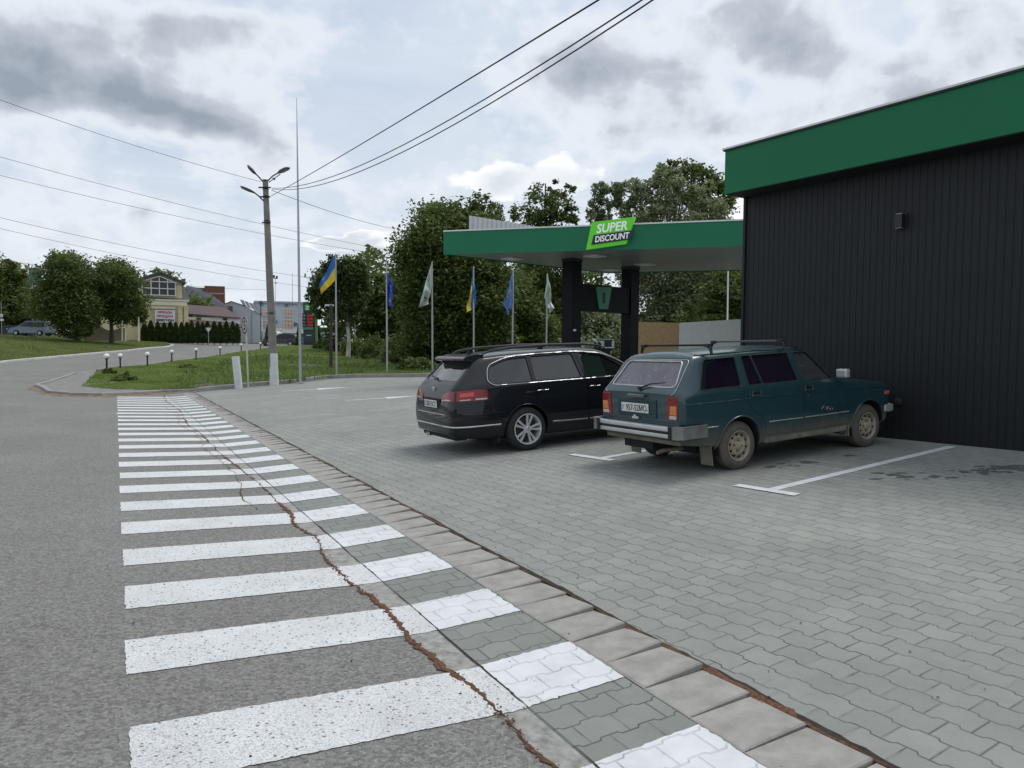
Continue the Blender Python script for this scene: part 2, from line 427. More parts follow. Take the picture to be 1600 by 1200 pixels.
def bush(name, label, base, rx, ry, rz, mat, leaf=.1, n=1500, group=None, cat='bush', bark=None):
    rt = empty(name, base); tag(rt, label, cat, group)
    k = max(5, n // 30); d = rng.normal(size=(k, 3)); d /= np.linalg.norm(d, axis=1)[:, None]; d[:, 2] = np.abs(d[:, 2])
    c = d * (rng.uniform(.4, 1, k) ** .5 * (1 + rng.normal(0, .12, k)))[:, None] * np.array([rx, ry, rz])
    P = c[rng.integers(0, k, n)] + rng.normal(size=(n, 3)) * np.array([rx, ry, rz]) * .13; P[:, 2] = np.abs(P[:, 2])
    leaf_mesh('foliage', P, leaf, mat, rt)
    mb = MB()
    for i in range(5):
        q = Vector(c[i % k]); mb.tube([(0, 0, -.1), q * .5, q], [.03, .02, .008], 5)
    mb.build('stem', bark, rt)
    return rt
def text_mesh(s, size, mat, name, parent=None, extrude=.002, align='CENTER', shear=0, bold=0, M=None, sx=1):
    cu = bpy.data.curves.new('t', 'FONT'); cu.body = s; cu.size = size; cu.extrude = extrude; cu.align_x = align; cu.align_y = 'CENTER'
    cu.shear = shear; cu.offset = bold; cu.resolution_u = 3
    to = bpy.data.objects.new('t', cu); COL.objects.link(to)
    dg = bpy.context.evaluated_depsgraph_get(); dg.update()
    me = bpy.data.meshes.new_from_object(to.evaluated_get(dg)); bpy.data.objects.remove(to); bpy.data.curves.remove(cu)
    if M is not None: me.transform(M @ Matrix.Diagonal((sx, 1, 1, 1)))
    me.name = name
    return mk(name, me, mat, parent)
def frameM(o, x, up=(0, 0, 1)):
    """matrix with local x, local y = up-ish, local z = outward normal"""
    x = Vector(x).normalized(); up = Vector(up); z = x.cross(up).normalized(); y = z.cross(x).normalized()
    m = Matrix((x, y, z)).transposed().to_4x4(); m.translation = Vector(o); return m
# ------------------------------------------------------------ setting: ground, road, lot
ANG_ROW = math.atan2(1, -.65)                # paver rows run along the shop wall
ANG_T = math.atan2(TD.y, TD.x)
M_asph = mat_asphalt(); M_pa = mat_paint_asphalt()
M_pav = mat_pavers('lot_pavers', ANG_ROW, (.225, .232, .214), (.272, .279, .258))
M_pavd = mat_pavers('strip_pavers', ANG_T, (.195, .205, .190), (.235, .245, .225), off=(.05, .03))
M_pavp = mat_pavers('painted_pavers', ANG_T, (.195, .205, .190), (.235, .245, .225), paint=True, off=(.05, .03))
M_lawn = mat_grass('lawn_grass', (.105, .155, .030), (.155, .215, .048), (.21, .25, .075))
M_verge = mat_grass('verge_grass', (.085, .115, .028), (.12, .155, .038), (.18, .18, .07))
M_wild = mat_grass('rough_ground', (.05, .07, .02), (.08, .10, .03), (.12, .11, .05))
M_conc = simple('pale_concrete', (.27, .265, .245), .9, var=.38, vscale=16, bump=.5, bscale=90)
M_slab = simple('slab_concrete', (.30, .29, .265), .9, var=.20, vscale=8, bump=.45, bscale=120)
M_kerb = simple('kerb_concrete', (.27, .27, .26), .9, var=.15, vscale=3, bump=.4, bscale=60)
M_kerbw = simple('whitewashed_kerb', (.50, .50, .47), .9, var=.25, vscale=2.5, bump=.4, bscale=50)
M_soil = simple('brown_soil', (.125, .058, .029), 1, var=.6, vscale=45, bump=1.0, bscale=110)
M_dark = simple('dark_joint', (.030, .026, .022), 1, var=.4, vscale=30, bump=.6)
M_pathd = simple('dusty_asphalt', (.20, .19, .175), .95, var=.25, vscale=3, bump=.6, bscale=80)
P2 = lambda v: (v[0], v[1])

# road outline
rj = random.Random(3)
crack = []
s = -5.0; dt = 0.0
while s < 31.0:
    dt = dt * .965 + rj.gauss(0, .0085)
    crack.append((s, 1.50 + dt + rj.uniform(-.004, .004) + .035 * math.sin(s * .9))); s += rj.uniform(.015, .045) if s < 8 else .10
CR = [XY(a, b) for a, b in crack]
kerb_far = [(310, 612.5), (400, 603.5), (460, 599), (512, 592), (560, 590), (668, 589)]
KF = [G(*p) for p in kerb_far]
isl_front = [(75, 616), (110, 619), (160, 620), (200, 618), (255, 614.5), (310, 612.5)]
IF = [G(*p) for p in isl_front]
isl_side = [PD(62, 613.5, 28.6), PD(54, 609, 29.8), PD(60, 604, 30.8), PD(85, 595.5, 33.5), PD(115, 586.5, 37)]
BOLL = [(167, 583.5, 38), (188, 576.5, 39.3), (230.5, 575.3, 41), (268.5, 567.7, 47), (306.4, 564.6, 51), (344, 558.4, 57.5), (377, 551, 67), (407, 548, 73)]
BP = [PD(*b) for b in BOLL]
side_road = [PD(150, 582.5, 38.6), PD(178, 574, 40.5), PD(222, 572.5, 42.3), PD(262, 565.8, 48.3), PD(300, 562.5, 52.5), PD(340, 556, 59.5), PD(374, 549.5, 69), PD(404, 546, 76), PD(440, 542, 88), PD(480, 541.5, 100)]
far_cross = [PD(560, 541, 110), PD(560, 540, 118), PD(400, 537, 112), PD(300, 535, 106), PD(240, 535, 100)]
verge_k = [PD(272, 541.5, 90), PD(262, 543.5, 85), PD(200, 549, 72), (PD(150, 553.5, 64)), PD(100, 558, 58), PD(50, 563, 52), PD(0, 568, 47), PD(-120, 578, 41), PD(-300, 590, 36)]
road_poly = [P2(p) for p in CR] + [P2(p) for p in IF[::-1]] + [P2(p) for p in isl_side] + [P2(p) for p in side_road + far_cross + verge_k] + [(-45, 26), (-45, -6)]
# fix order: crack end joins the kerb
sheet('road', road_poly, M_asph, 0.0, 1.2, estep=1.0)

# concrete strip between the asphalt and the pavers, with the soil filled crack on top
def ribbon(name, pts_st, widths, mat, zoff, kind='structure', jit=0.0, seed=1, dome=0.0):
    rr = random.Random(seed); vs = []; fs = []; n = 5 if dome else 2
    for i, ((s, t), w) in enumerate(zip(pts_st, widths)):
        a, b = (w / 2 + rr.gauss(0, jit)), (w / 2 + rr.gauss(0, jit)); a = max(a, .0015); b = max(b, .0015)
        for k in range(n):
            q = k / (n - 1); tt = t - a + (a + b) * q; p = XY(s, tt)
            vs.append((p.x, p.y, gz(p.x, p.y) + zoff + dome * math.sin(math.pi * q) * (1 + rr.uniform(-.5, .5))))
    for i in range(len(pts_st) - 1):
        for k in range(n - 1): fs.append((i * n + k, i * n + k + 1, (i + 1) * n + k + 1, (i + 1) * n + k))
    mb = MB(); mb.add(vs, fs); o = mb.build(name, mat, fix=False)
    for p in o.data.polygons: p.use_smooth = True
    if kind: o['kind'] = kind
    return o
SE = 31.2
edge = [XY(s, 1.667) for s in np.arange(SE, -5, -.5)]
sheet('concrete_strip', [P2(p) for p in CR] + [P2(p) for p in edge], M_conc, -.001, .6, estep=.5)
strip = lambda a, b, s0=-5, s1=SE: [P2(XY(s0, a)), P2(XY(s1, a)), P2(XY(s1, b)), P2(XY(s0, b))]
sheet('paver_strip', strip(1.667, 2.225), M_pavd, 0.0, .5)
ws = [.8 * abs(.003 + rj.choice((0, 0, .004, .010)) + .027 * max(0, math.sin(s * 1.7 + 1) + .45 * math.sin(s * 4.3) + .2) * (1 if s > 3.6 else 1.3)) for s, _ in crack]
cs, cw = [], []
for (a, b), w in zip(crack, ws): cs.append((a, b + .004)); cw.append(w + .006)
ribbon('soil_crack', cs, cw, M_soil, .0065, jit=.007, seed=5, dome=.005)
# grit and loose crumbs along the crack and the seam
mb = MB(); rg = random.Random(21)
def crumbs(pts, n, spread, r0, r1):
    for i in range(n):
        a, b = rg.choice(pts); a += rg.uniform(-.04, .04); b += rg.gauss(0, spread); p = XY(a, b); r = rg.uniform(r0, r1) * (1 if rg.random() < .8 else 1.8)
        z = gz(p.x, p.y) + .006; vs = []
        for k in range(5): t = 2 * math.pi * k / 5 + a; q = r * rg.uniform(.6, 1.2); vs.append((p.x + q * math.cos(t), p.y + q * math.sin(t), z))
        vs.append((p.x, p.y, z + r * rg.uniform(.5, 1))); mb.add(vs, [(0, 1, 5), (1, 2, 5), (2, 3, 5), (3, 4, 5), (4, 0, 5)])
nearc = [q for q in crack if 1.6 < q[0] < 9]
crumbs(nearc, 1500, .013, .002, .0055); crumbs([(s_, 2.612) for s_ in np.arange(1.2, 9, .05)], 900, .012, .002, .005)
crumbs([(s_, t_) for s_ in np.arange(2, 8, .2) for t_ in np.arange(.1, 4.5, .3)], 260, .1, .002, .005)
o = mb.build('loose_grit', M_soil, fix=False); tag(o, 'brown crumbs of soil scattered along the crack and the seam', 'grit', kind='stuff')
# dark hairline between concrete and pavers, and the second crack
ribbon('joint_line', [(s, 1.667 + .004 * math.sin(s * 3)) for s in np.arange(-4, SE, .15)], [.003 + .007 * max(0, math.sin(s * 2.1)) for s in np.arange(-4, SE, .15)], M_dark, .0055, jit=.002)
ribbon('kerb_joint', [(s, 2.228) for s in np.arange(-4, SE, .3)], [.006] * len(np.arange(-4, SE, .3)), M_slab, .0055, jit=.001)
c2 = []; dt = 0; s = 8.0
while s < 24: dt = dt * .9 + rj.gauss(0, .02); c2.append((s, 1.33 + dt + .05 * math.sin(s * 1.3))); s += .12
ribbon('thin_crack', c2, [.004 + .009 * max(0, math.sin(a * 3)) for a, _ in c2], M_soil, .0075, jit=.003)

# slabs: each tilted a little, its near edge standing proud of the next
mb = MB(); s = -4.0; k = 0
while s < SE - .3:
    w = .325; up = .020 + rj.uniform(-.012, .010); tl = rj.gauss(0, .002); dn = rj.uniform(-.002, .003)
    j = rj.gauss(0, .004)
    c = [(s + .004, 2.232 + j), (s + w - .004, 2.232 + j), (s + w - .004, 2.605 + j), (s + .004, 2.605 + j)]
    hs = [dn + .002, dn + up * .15, dn + up * .15 + tl, up + .004 + tl]
    hs = [.004 + dn, .004 + dn, .004 + dn + tl, .004 + up + tl]
    bev = .012
    top = []; rim = []; bot = []
    cen = XY(s + w / 2, 2.42)
    for (a, b), h in zip(c, hs):
        p = XY(a, b); z = gz(p.x, p.y) + h; q = p + (cen - p).normalized() * bev
        top.append((q.x, q.y, z)); rim.append((p.x, p.y, z - .007)); bot.append((p.x, p.y, z - .08))
    vs = top + rim + bot
    fs = [(0, 1, 2, 3)] + [(i, i + 4, (i + 1) % 4 + 4, (i + 1) % 4) for i in range(4)] + [(i + 4, i + 8, (i + 1) % 4 + 8, (i + 1) % 4 + 4) for i in range(4)]
    mb.add(vs, fs); s += w; k += 1
o = mb.build('kerb_slabs', M_slab, fix=True); o['kind'] = 'structure'
sheet('slab_bed', strip(2.225, 2.63), M_conc, -.012, .6)
ss = np.arange(-4, SE, .06)
ribbon('seam', [(s, 2.635 + .003 * math.sin(s * 5)) for s in ss], [.046 + .012 * math.sin(s * 3.1) for s in ss], M_dark, .002, jit=.004, seed=8)
sw = [max(.002, .016 + .030 * math.sin(s * 2.3 + math.sin(s * .7) * 2)) for s in ss]
ribbon('seam_soil', [(s, 2.617 + .006 * math.sin(s * 5)) for s in ss], sw, M_soil, .0062, jit=.010, seed=9, dome=.006)

# the paved lot
e0 = KF[-1]
lot_poly = [P2(XY(-5, 2.65)), P2(XY(SE - .1, 2.65))] + [P2(p) for p in KF] + [(0.5, 34.5), (6, 38.5), (12, 44), (34, 44), (34, -14), (6, -14)]
sheet('parking_lot', lot_poly, M_pav, 0.0, 1.0)

# crosswalk stripes
def stripe(name, s0, s1, t0, t1, mat, zoff, jit=.0028, step=.025):
    rr = random.Random(int(s0 * 977 + t0 * 31)); P = []
    near = s0 < 9
    st = step if near else .3
    def seg(a, b):
        n = max(1, int((b - a).length / st))
        d = (b - a).normalized(); nn = Vector((-d.y, d.x))
        return [a + (b - a) * i / n + (nn * rr.gauss(0, jit if near else .003)) for i in range(n)]
    c = [Vector((s0, t0)), Vector((s0, t1)), Vector((s1, t1)), Vector((s1, t0))]
    for i in range(4): P += seg(c[i], c[(i + 1) % 4])
    return sheet(name, [P2(XY(p.x, p.y)) for p in P], mat, zoff, .6 if near else 1.2, estep=5)
for k in range(-2, 25):
    top = 3.48 + 1.06 * k + rj.uniform(-.012, .012); w = .50 + rj.uniform(-.012, .012)
    o = stripe('crosswalk_stripe', top - w, top, .03 + rj.uniform(-.012, .012), 1.664, M_pa, .0045)
    o = stripe('crosswalk_stripe', top - w + rj.uniform(-.01, .01), top + rj.uniform(-.01, .01), 1.672, 2.222, M_pavp, .0045, jit=.003)

# parking bay lines
M_line = mat_pavers('lot_line_paint', ANG_ROW, (.225, .232, .214), (.272, .279, .258), paint=True)
def linep(a, b, w, name='parking_line', za=.0045):
    a = Vector(a[:2]); b = Vector(b[:2]); d = (b - a).normalized(); n = Vector((-d.y, d.x)) * w / 2
    P = [a - n, b - n, b + n, a + n]
    return sheet(name, [P2(p) for p in P], M_line, za, .8)
A1, B1 = G(1203, 766), G(1487, 698)
dB = (Vector(B1[:2]) - Vector(A1[:2])).normalized()
linep(A1, B1, .115)
linep(G(1150, 758.5), G(1246, 774), .125, za=.0085)
A2 = G(940, 716); linep(A2, Vector(A2[:2]) + dB * 3.9, .115)
linep(G(893, 710.5), G(958, 720), .125, za=.0085)
A3 = Vector(A2[:2]) + (Vector(A2[:2]) - Vector(A1[:2])); linep(A3, A3 + dB * 3.9, .115)
def arrow(p0, p1, p2, w):
    a, m, b = [Vector(G(*p)[:2]) for p in (p0, p1, p2)]; d = (b - a).normalized(); n = Vector((-d.y, d.x))
    m = a + d * (m - a).dot(d)
    P = [a - n * .07, m - n * .07, m - n * w, b, m + n * w, m + n * .07, a + n * .07]
    sheet('lane_arrow', [P2(p) for p in P], M_line, .0045, 2)
arrow((441, 611.5), (496, 608), (546, 605), .42)
arrow((541, 626), (604, 622), (658, 618.3), .32)

# oily spots on the bays
M_oil, _nt, _b = newmat('oil_stain'); _g = NT(_nt); _v = _g.coord()
_b.inputs['Roughness'].default_value = .5; _nt.links.new(_g.mix(_g.fr(_g.noise(_v, 30, 4, .6), .3, .7), (.055, .057, .052), (.15, .155, .145)), _b.inputs['Base Color'])
def blot(px, py, n, sp, seed):
    rr = random.Random(seed); c = G(px, py); mb = MB()
    for i in range(n):
        x = c.x + rr.gauss(0, sp); y = c.y + rr.gauss(0, sp * .55); r = rr.uniform(.012, .05); k = 9; vs = []
        for q in range(k):
            a = 2 * math.pi * q / k; rad = r * rr.uniform(.6, 1.3); xx = x + rad * math.cos(a) * 1.6; yy = y + rad * math.sin(a)
            vs.append((xx, yy, gz(xx, yy) + .003 + i * 1e-5))
        mb.add(vs, [tuple(range(k))])
    o = mb.build('oil_stain', M_oil, fix=False); o['kind'] = 'structure'
blot(1572, 733, 60, .20, 1); blot(1442, 745, 14, .18, 2); blot(1325, 712, 4, .03, 4); blot(1215, 728, 7, .10, 5); blot(1260, 722, 6, .12, 7)
blot(1395, 741, 6, .08, 6)

# kerbs
def kerb(name, pts, w, h, mat, side=1, zf=None, seg=1.0):
    pts = dens([P2(p) for p in pts], .5, closed=False); vs = []; fs = []
    for i, p in enumerate(pts):
        d = (pts[min(i + 1, len(pts) - 1)] - pts[max(i - 1, 0)]).normalized(); n = Vector((-d.y, d.x)) * side
        for (a, z) in ((0, -.1), (0, h - .02), (.02, h), (w, h), (w, -.1)):
            q = p + n * a; vs.append((q.x, q.y, gz(p.x, p.y) + z))
    for i in range(len(pts) - 1):
        for k in range(4): fs.append((i * 5 + k, i * 5 + k + 1, (i + 1) * 5 + k + 1, (i + 1) * 5 + k))
    fs += [(0, 1, 2, 3, 4), tuple(range((len(pts) - 1) * 5 + 4, (len(pts) - 1) * 5 - 1, -1))]
    mb = MB(); mb.add(vs, fs); o = mb.build(name, mat); o['kind'] = 'structure'; return o
kerb('lot_kerb', KF + [Vector((0.5, 34.5)), Vector((6, 38.5)), Vector((12, 44))], .16, .17, M_kerb, 1)
kerb('island_kerb', [PD(115, 586.5, 37), PD(85, 595.5, 33.5), PD(60, 604, 30.8), PD(54, 609, 29.8), PD(62, 613.5, 28.6)] + IF, .16, .13, M_kerb, 1)
kerb('roadside_kerb', verge_k[::-1], .22, .14, M_kerbw, 1)
kerb('lawn_kerb', side_road, .15, .10, M_kerb, -1)

# island pavement and lawn
lawn_edge = [G(318, 611), G(255, 612), G(200, 612.5), G(165, 611.5), G(125, 607)]
pav_poly = [P2(p) for p in (isl_side[::-1])] + [P2(p) for p in IF] + [P2(p) for p in (PD(150, 589, 35.5), PD(150, 583, 38.4))]
sheet('island_pavement', pav_poly, M_pathd, .085, .8)
def lumps(x, y): return .10 + .03 * np.sin(x * 1.3) * np.cos(y * 1.1) + .02 * np.sin(x * 3.7 + y * 2.9)
lawn_poly = [P2(p) for p in lawn_edge[::-1]] + [P2(p) for p in (KF[1] + Vector((0, .2, 0)), KF[2] + Vector((0, .2, 0)), KF[3] + Vector((0, .2, 0)), KF[4] + Vector((0, .2, 0)), KF[5] + Vector((0, .2, 0)))] + \
    [(0.4, 34.8), (5.8, 38.9), (11.6, 44.4), (11, 60)] + [P2(p) for p in (PD(700, 560, 78), PD(600, 552, 95), PD(500, 542, 98), PD(442, 543, 87), PD(406, 546, 75), PD(376, 550, 68), PD(342, 557, 58.6), PD(304, 563, 51.8), PD(266, 566, 47.8), PD(226, 573, 41.9), PD(182, 575, 40), PD(150, 585, 37.6))]
lawn = sheet('lawn', lawn_poly, M_lawn, lumps, .7)
verge_poly = [P2(p) for p in (PD(262, 542.5, 85.6), PD(200, 548, 72.8), PD(150, 552.5, 64.8), PD(100, 557, 58.8), PD(50, 562, 52.8), PD(0, 567, 47.8), PD(-120, 577, 41.8), PD(-300, 589, 37))] + [(-60, 40), (-80, 80), (-62, 92)] + [P2(p) for p in (PD(100, 530, 92), PD(200, 534, 97), PD(262, 539, 97))]
sheet('grass_verge', verge_poly, M_verge, lumps, 1.2)

# base terrain out to the horizon
xs = np.concatenate([[-900, -500, -300, -200, -150, -120], np.arange(-100, 101, 2.5), [120, 150, 200, 300, 500, 900]])
ys = np.concatenate([[-300, -100, -50], np.arange(-25, 186, 2.5), [200, 240, 300, 450, 700, 1200]])
XX, YY = np.meshgrid(xs, ys); ZZ = ground(XX, YY)
near = (YY < 48) | (in_poly(XX, YY, road_poly))
ZZ = ZZ - .25
nx = len(xs); vs = np.c_[XX.ravel(), YY.ravel(), ZZ.ravel()].tolist()
fs = [(j * nx + i, j * nx + i + 1, (j + 1) * nx + i + 1, (j + 1) * nx + i) for j in range(len(ys) - 1) for i in range(nx - 1)]
mb = MB(); mb.add(vs, fs); o = mb.build('ground', M_wild, fix=False, smooth=0); o['kind'] = 'structure'

# grass tufts (one uncountable mass)
def tufts(name, poly, n, h, mat, ymax=200, wgt=1.0, kind='stuff'):
    P = np.array(poly); out = np.zeros((0, 2))
    lo, hi = P.min(0), P.max(0)
    while len(out) < n:
        q = rng.uniform(lo, hi, (n * 3, 2)); q = q[in_poly(q[:, 0], q[:, 1], poly)]
        q = q[rng.uniform(0, 1, len(q)) < np.clip((34 / np.maximum(q[:, 1], 10)) ** 2 * wgt, 0, 1)]; out = np.r_[out, q]
    q = out[:n]; z = ground(q[:, 0], q[:, 1]) + .08
    nf = 3; q = np.repeat(q, nf, 0) + rng.normal(0, .03, (n * nf, 2)); z = np.repeat(z, nf)
    a = rng.uniform(0, math.pi, n * nf); hh = h * rng.uniform(.35, 1.3, n * nf) * (1 + .8 * (np.sin(q[:, 0] * .9) * np.sin(q[:, 1] * 1.3) > .45)); w = hh * .16
    dx, dy = np.cos(a) * w, np.sin(a) * w; ln = rng.normal(0, .35, (n * nf, 2)) * hh[:, None]
    V = np.stack([np.c_[q[:, 0] - dx, q[:, 1] - dy, z], np.c_[q[:, 0] + dx, q[:, 1] + dy, z], np.c_[q + ln, z + hh]], 1).reshape(-1, 3)
    m = n * nf; me = bpy.data.meshes.new(name); me.vertices.add(3 * m); me.vertices.foreach_set('co', V.ravel())
    me.loops.add(3 * m); me.loops.foreach_set('vertex_index', np.arange(3 * m)); me.polygons.add(m)
    me.polygons.foreach_set('loop_start', np.arange(0, 3 * m, 3)); me.polygons.foreach_set('loop_total', np.full(m, 3)); me.update(calc_edges=True)
    o = mk(name, me, mat); tag(o, 'short green grass blades covering the lawn', 'grass', kind=kind); return o
M_blade = mat_leaf('grass_blades', (.125, .19, .034), (.25, .31, .08), .4)
M_blade2 = mat_leaf('verge_blades', (.11, .14, .035), (.22, .23, .09), .4)
tufts('grass', lawn_poly, 42000, .07, M_blade)
hole = [(-13.5, 30), (-9, 31.6), (-7.5, 36.5), (-2, 36), (-2, 50), (-20, 60), (-17, 38)]
o = tufts('weeds', hole, 2600, .17, mat_leaf('weed_blades', (.10, .16, .05), (.22, .28, .10), .3), wgt=.6); o['label'] = 'taller pale weeds and seed heads dotted over the lawn'
o = tufts('grass', verge_poly, 12000, .10, M_blade2, wgt=3); o['label'] = 'dry green grass covering the raised verge beyond the road'
# soil heap patches on the lawn
def soil(px, D, rx, ry, h):
    c = onG(px, D); mb = MB(); n = 14; vs = [(c.x, c.y, c.z + .1 + h)]
    for r in (.5, 1):
        for k in range(n):
            a = 2 * math.pi * k / n; q = r * rj.uniform(.8, 1.15); x, y = c.x + rx * q * math.cos(a), c.y + ry * q * math.sin(a)
            vs.append((x, y, gz(x, y) + .1 + h * (1 - r) * 1.2 * rj.uniform(.5, 1)))
    fs = [(0, 1 + k, 1 + (k + 1) % n) for k in range(n)] + [(1 + k, 1 + n + k, 1 + n + (k + 1) % n, 1 + (k + 1) % n) for k in range(n)]
    mb.add(vs, fs); o = mb.build('soil_patch', simple('dug_soil', (.10, .085, .06), 1, var=.5, vscale=6, bump=1, bscale=20)); o['kind'] = 'structure'
soil(478, 43, 1.3, .9, .1); soil(325, 30.6, 1.5, .6, .12)
soil(190, 29.2, .6, .14, .03)
for (px, py, w, l, i) in ((100, 617, .10, 2.0, 1), (215, 617.5, .12, 2.4, 2), (45, 612, .25, .9, 3)):
    pass
# brown earth washed up against the island kerb
mbS = MB(); pts = dens([P2(isl_side[1]), P2(isl_side[0])] + [P2(p) for p in IF], .12, closed=False); vs = []; fs = []
for i, p in enumerate(pts):
    d = (pts[min(i + 1, len(pts) - 1)] - pts[max(i - 1, 0)]).normalized(); n = Vector((d.y, -d.x))
    w = .30 * (.35 + abs(math.sin(i * .09)) * rj.uniform(.5, 1.2)); 
    for a, h in ((0, .05), (w * .5, .03), (w, .004)): q = p + n * a; vs.append((q.x, q.y, gz(q.x, q.y) + h * rj.uniform(.6, 1.3)))
for i in range(len(pts) - 1):
    for k in range(2): fs.append((i * 3 + k, i * 3 + k + 1, (i + 1) * 3 + k + 1, (i + 1) * 3 + k))
mbS.add(vs, fs); o = mbS.build('kerb_soil', simple('kerb_soil', (.19, .135, .09), 1, var=.5, vscale=5, bump=1, bscale=40)); o['kind'] = 'structure'

# ------------------------------------------------------------ world
SUN_EL, SUN_AZ = R(62), R(50)      # azimuth measured clockwise from +Y
w = bpy.data.worlds.new('World'); scene.world = w; w.use_nodes = True; nt = w.node_tree; g = NT(nt)
bg = nt.nodes['Background']; bg.inputs['Strength'].default_value = .10
sky = nt.nodes.new('ShaderNodeTexSky'); sky.sky_type = 'NISHITA'; sky.sun_disc = False
sky.sun_elevation = SUN_EL; sky.sun_rotation = SUN_AZ; sky.dust_density = 2.0; sky.air_density = 1.2
d = g.coord('Generated'); dn = g.vm('NORMALIZE', d); x, y, z = g.sep(dn)
zz = g.m('ADD', g.m('MAXIMUM', z, 0.0), .20)
pl = g.comb(g.m('DIVIDE', x, zz), g.m('DIVIDE', y, zz), 0.0)
warp = g.vm('SUBTRACT', g.noise(pl, 1.6, 4, .6, out='Color'), (.5, .5, .5))
pw = g.vm('ADD', pl, g.vm('SCALE', warp, scale=.7))
big = g.noise(pw, .8, 3, .55); med = g.noise(g.vm('ADD', pw, (7.3, 2.1, 0)), 2.6, 6, .60)
dw = g.vm('ADD', dn, g.vm('SCALE', warp, scale=.10))
fine = g.noise(dw, 9, 7, .60)
def blob(px, py, rx, ry, tilt=0):
    c = ray(px, py).normalized(); e1 = (RT - c * RT.dot(c)).normalized(); e2 = c.cross(e1) * -1
    a = e1 * math.cos(tilt) + e2 * math.sin(tilt); b = -e1 * math.sin(tilt) + e2 * math.cos(tilt)
    u = g.vm('DOT_PRODUCT', dw, tuple(a * (F / rx))); u = g.m('SUBTRACT', u, c.dot(a) * F / rx)
    v = g.vm('DOT_PRODUCT', dw, tuple(b * (F / ry))); v = g.m('SUBTRACT', v, c.dot(b) * F / ry)
    return g.m('EXPONENT', g.m('MULTIPLY', g.m('ADD', g.m('MULTIPLY', u, u), g.m('MULTIPLY', v, v)), -1.0))
def total(lst):
    t = None
    for bb, wgt in lst:
        q = g.m('MULTIPLY', bb, wgt); t = q if t is None else g.m('ADD', t, q)
    return t
# rounded heads: two sizes of warped cells
def cells(scale, wscale, amt):
    return g.vor(g.vm('ADD', dn, g.vm('SCALE', g.vm('SUBTRACT', g.noise(dn, wscale, 4, .6, out='Color'), (.5, .5, .5)), scale=amt)), scale, 'F1')
puff = g.m('SUBTRACT', 1.0, g.m('ADD', g.m('MULTIPLY', cells(13, 12, .09), .8), g.m('MULTIPLY', cells(32, 30, .04), .5)))
nz = g.m('SUBTRACT', g.m('ADD', g.m('MULTIPLY', big, .25), g.m('ADD', g.m('MULTIPLY', med, .40), g.m('MULTIPLY', fine, .45))), .55)
TH = total([(blob(130, 150, 230, 62, -.12), .95), (blob(370, 215, 150, 42, -.35), .95), (blob(330, 50, 190, 42, .05), .80), (blob(900, 105, 150, 52, .1), .85), (blob(1010, 130, 90, 45), .45), (blob(1200, 80, 95, 60), .75),
            (blob(1400, 150, 120, 50), .85), (blob(1400, 50, 60, 40), -.45), (blob(1130, 130, 40, 60), -.35), (blob(1060, 60, 50, 40), -.25), (blob(1120, 30, 90, 36), .5), (blob(1080, 215, 170, 34, -.1), .40), (blob(20, 70, 100, 50), .45), (blob(1560, 30, 130, 50), .5), (blob(800, 250, 110, 22), .2), (blob(620, 90, 130, 80), -.5), (blob(600, 260, 220, 60), -.35), (blob(1250, 200, 120, 34), .25),
            (blob(180, 330, 240, 20), .18), (blob(420, 372, 240, 14), .30), (blob(60, 205, 90, 26), -.25)])
thick = g.m('ADD', TH, g.m('ADD', g.m('MULTIPLY', nz, 2.6), g.m('MULTIPLY', g.m('SUBTRACT', puff, .45), .62)))
veil = g.mix(g.fr(g.m('ADD', g.m('MULTIPLY', big, .6), g.m('MULTIPLY', med, .5)), .40, .66), (4.7, 5.4, 6.5), (6.1, 6.6, 7.25))
veil = g.mix(g.fr(z, 0, .26, .6, 0), veil, (6.9, 7.4, 7.95))
base = g.mix(.90, sky.outputs[0], veil)
col = g.mix(g.fr(thick, -.15, .32), base, (6.9, 7.25, 7.75))
col = g.mix(g.fr(thick, .16, .66), col, (5.0, 5.4, 6.0))
col = g.mix(g.fr(thick, .50, 1.25), col, (2.6, 3.0, 3.6))
cum = total([(blob(785, 278, 66, 32), 1.1), (blob(590, 390, 95, 20), 1.15), (blob(900, 285, 60, 45), .8), (blob(520, 394, 70, 13), .9), (blob(1140, 310, 60, 60), .8), (blob(60, 425, 150, 14), .5)])
cm = g.m('ADD', g.m('SUBTRACT', cum, .60), g.m('ADD', g.m('MULTIPLY', puff, .75), g.m('MULTIPLY', nz, 1.5)))
body_ = g.mix(g.fr(g.m('SUBTRACT', cm, g.m('MULTIPLY', puff, .9)), -.10, .50), (9.1, 9.2, 9.4), (5.6, 6.0, 6.5))
col = g.mix(g.fr(cm, .20, .40, 0, .95), col, body_)
col = g.mix(g.fr(z, -.02, .0, 1, 0), col, (2.2, 2.3, 2.1))
nt.links.new(col, bg.inputs[0])
sun = bpy.data.lights.new('sun', 'SUN'); sun.energy = 1.5; sun.angle = R(26); sun.color = (1, .97, .92)
so = bpy.data.objects.new('sun', sun); COL.objects.link(so)
sd = Vector((math.sin(SUN_AZ) * math.cos(SUN_EL), math.cos(SUN_AZ) * math.cos(SUN_EL), math.sin(SUN_EL)))
so.rotation_euler = sd.to_track_quat('Z', 'Y').to_euler()

cam = bpy.data.cameras.new('camera'); co = bpy.data.objects.new('camera', cam); COL.objects.link(co)
cam.sensor_width = 36; cam.lens = 36 * F / 1600; cam.clip_end = 4000; cam.clip_start = .05
m = Matrix((RT, UP, -FW)).transposed().to_4x4(); m.translation = CAM; co.matrix_world = m
scene.camera = co
scene.view_settings.view_transform = 'Standard'; scene.view_settings.look = 'None'; scene.view_settings.exposure = 0.32; scene.view_settings.gamma = 1
scene.render.engine = 'CYCLES'; scene.cycles.max_bounces = 6
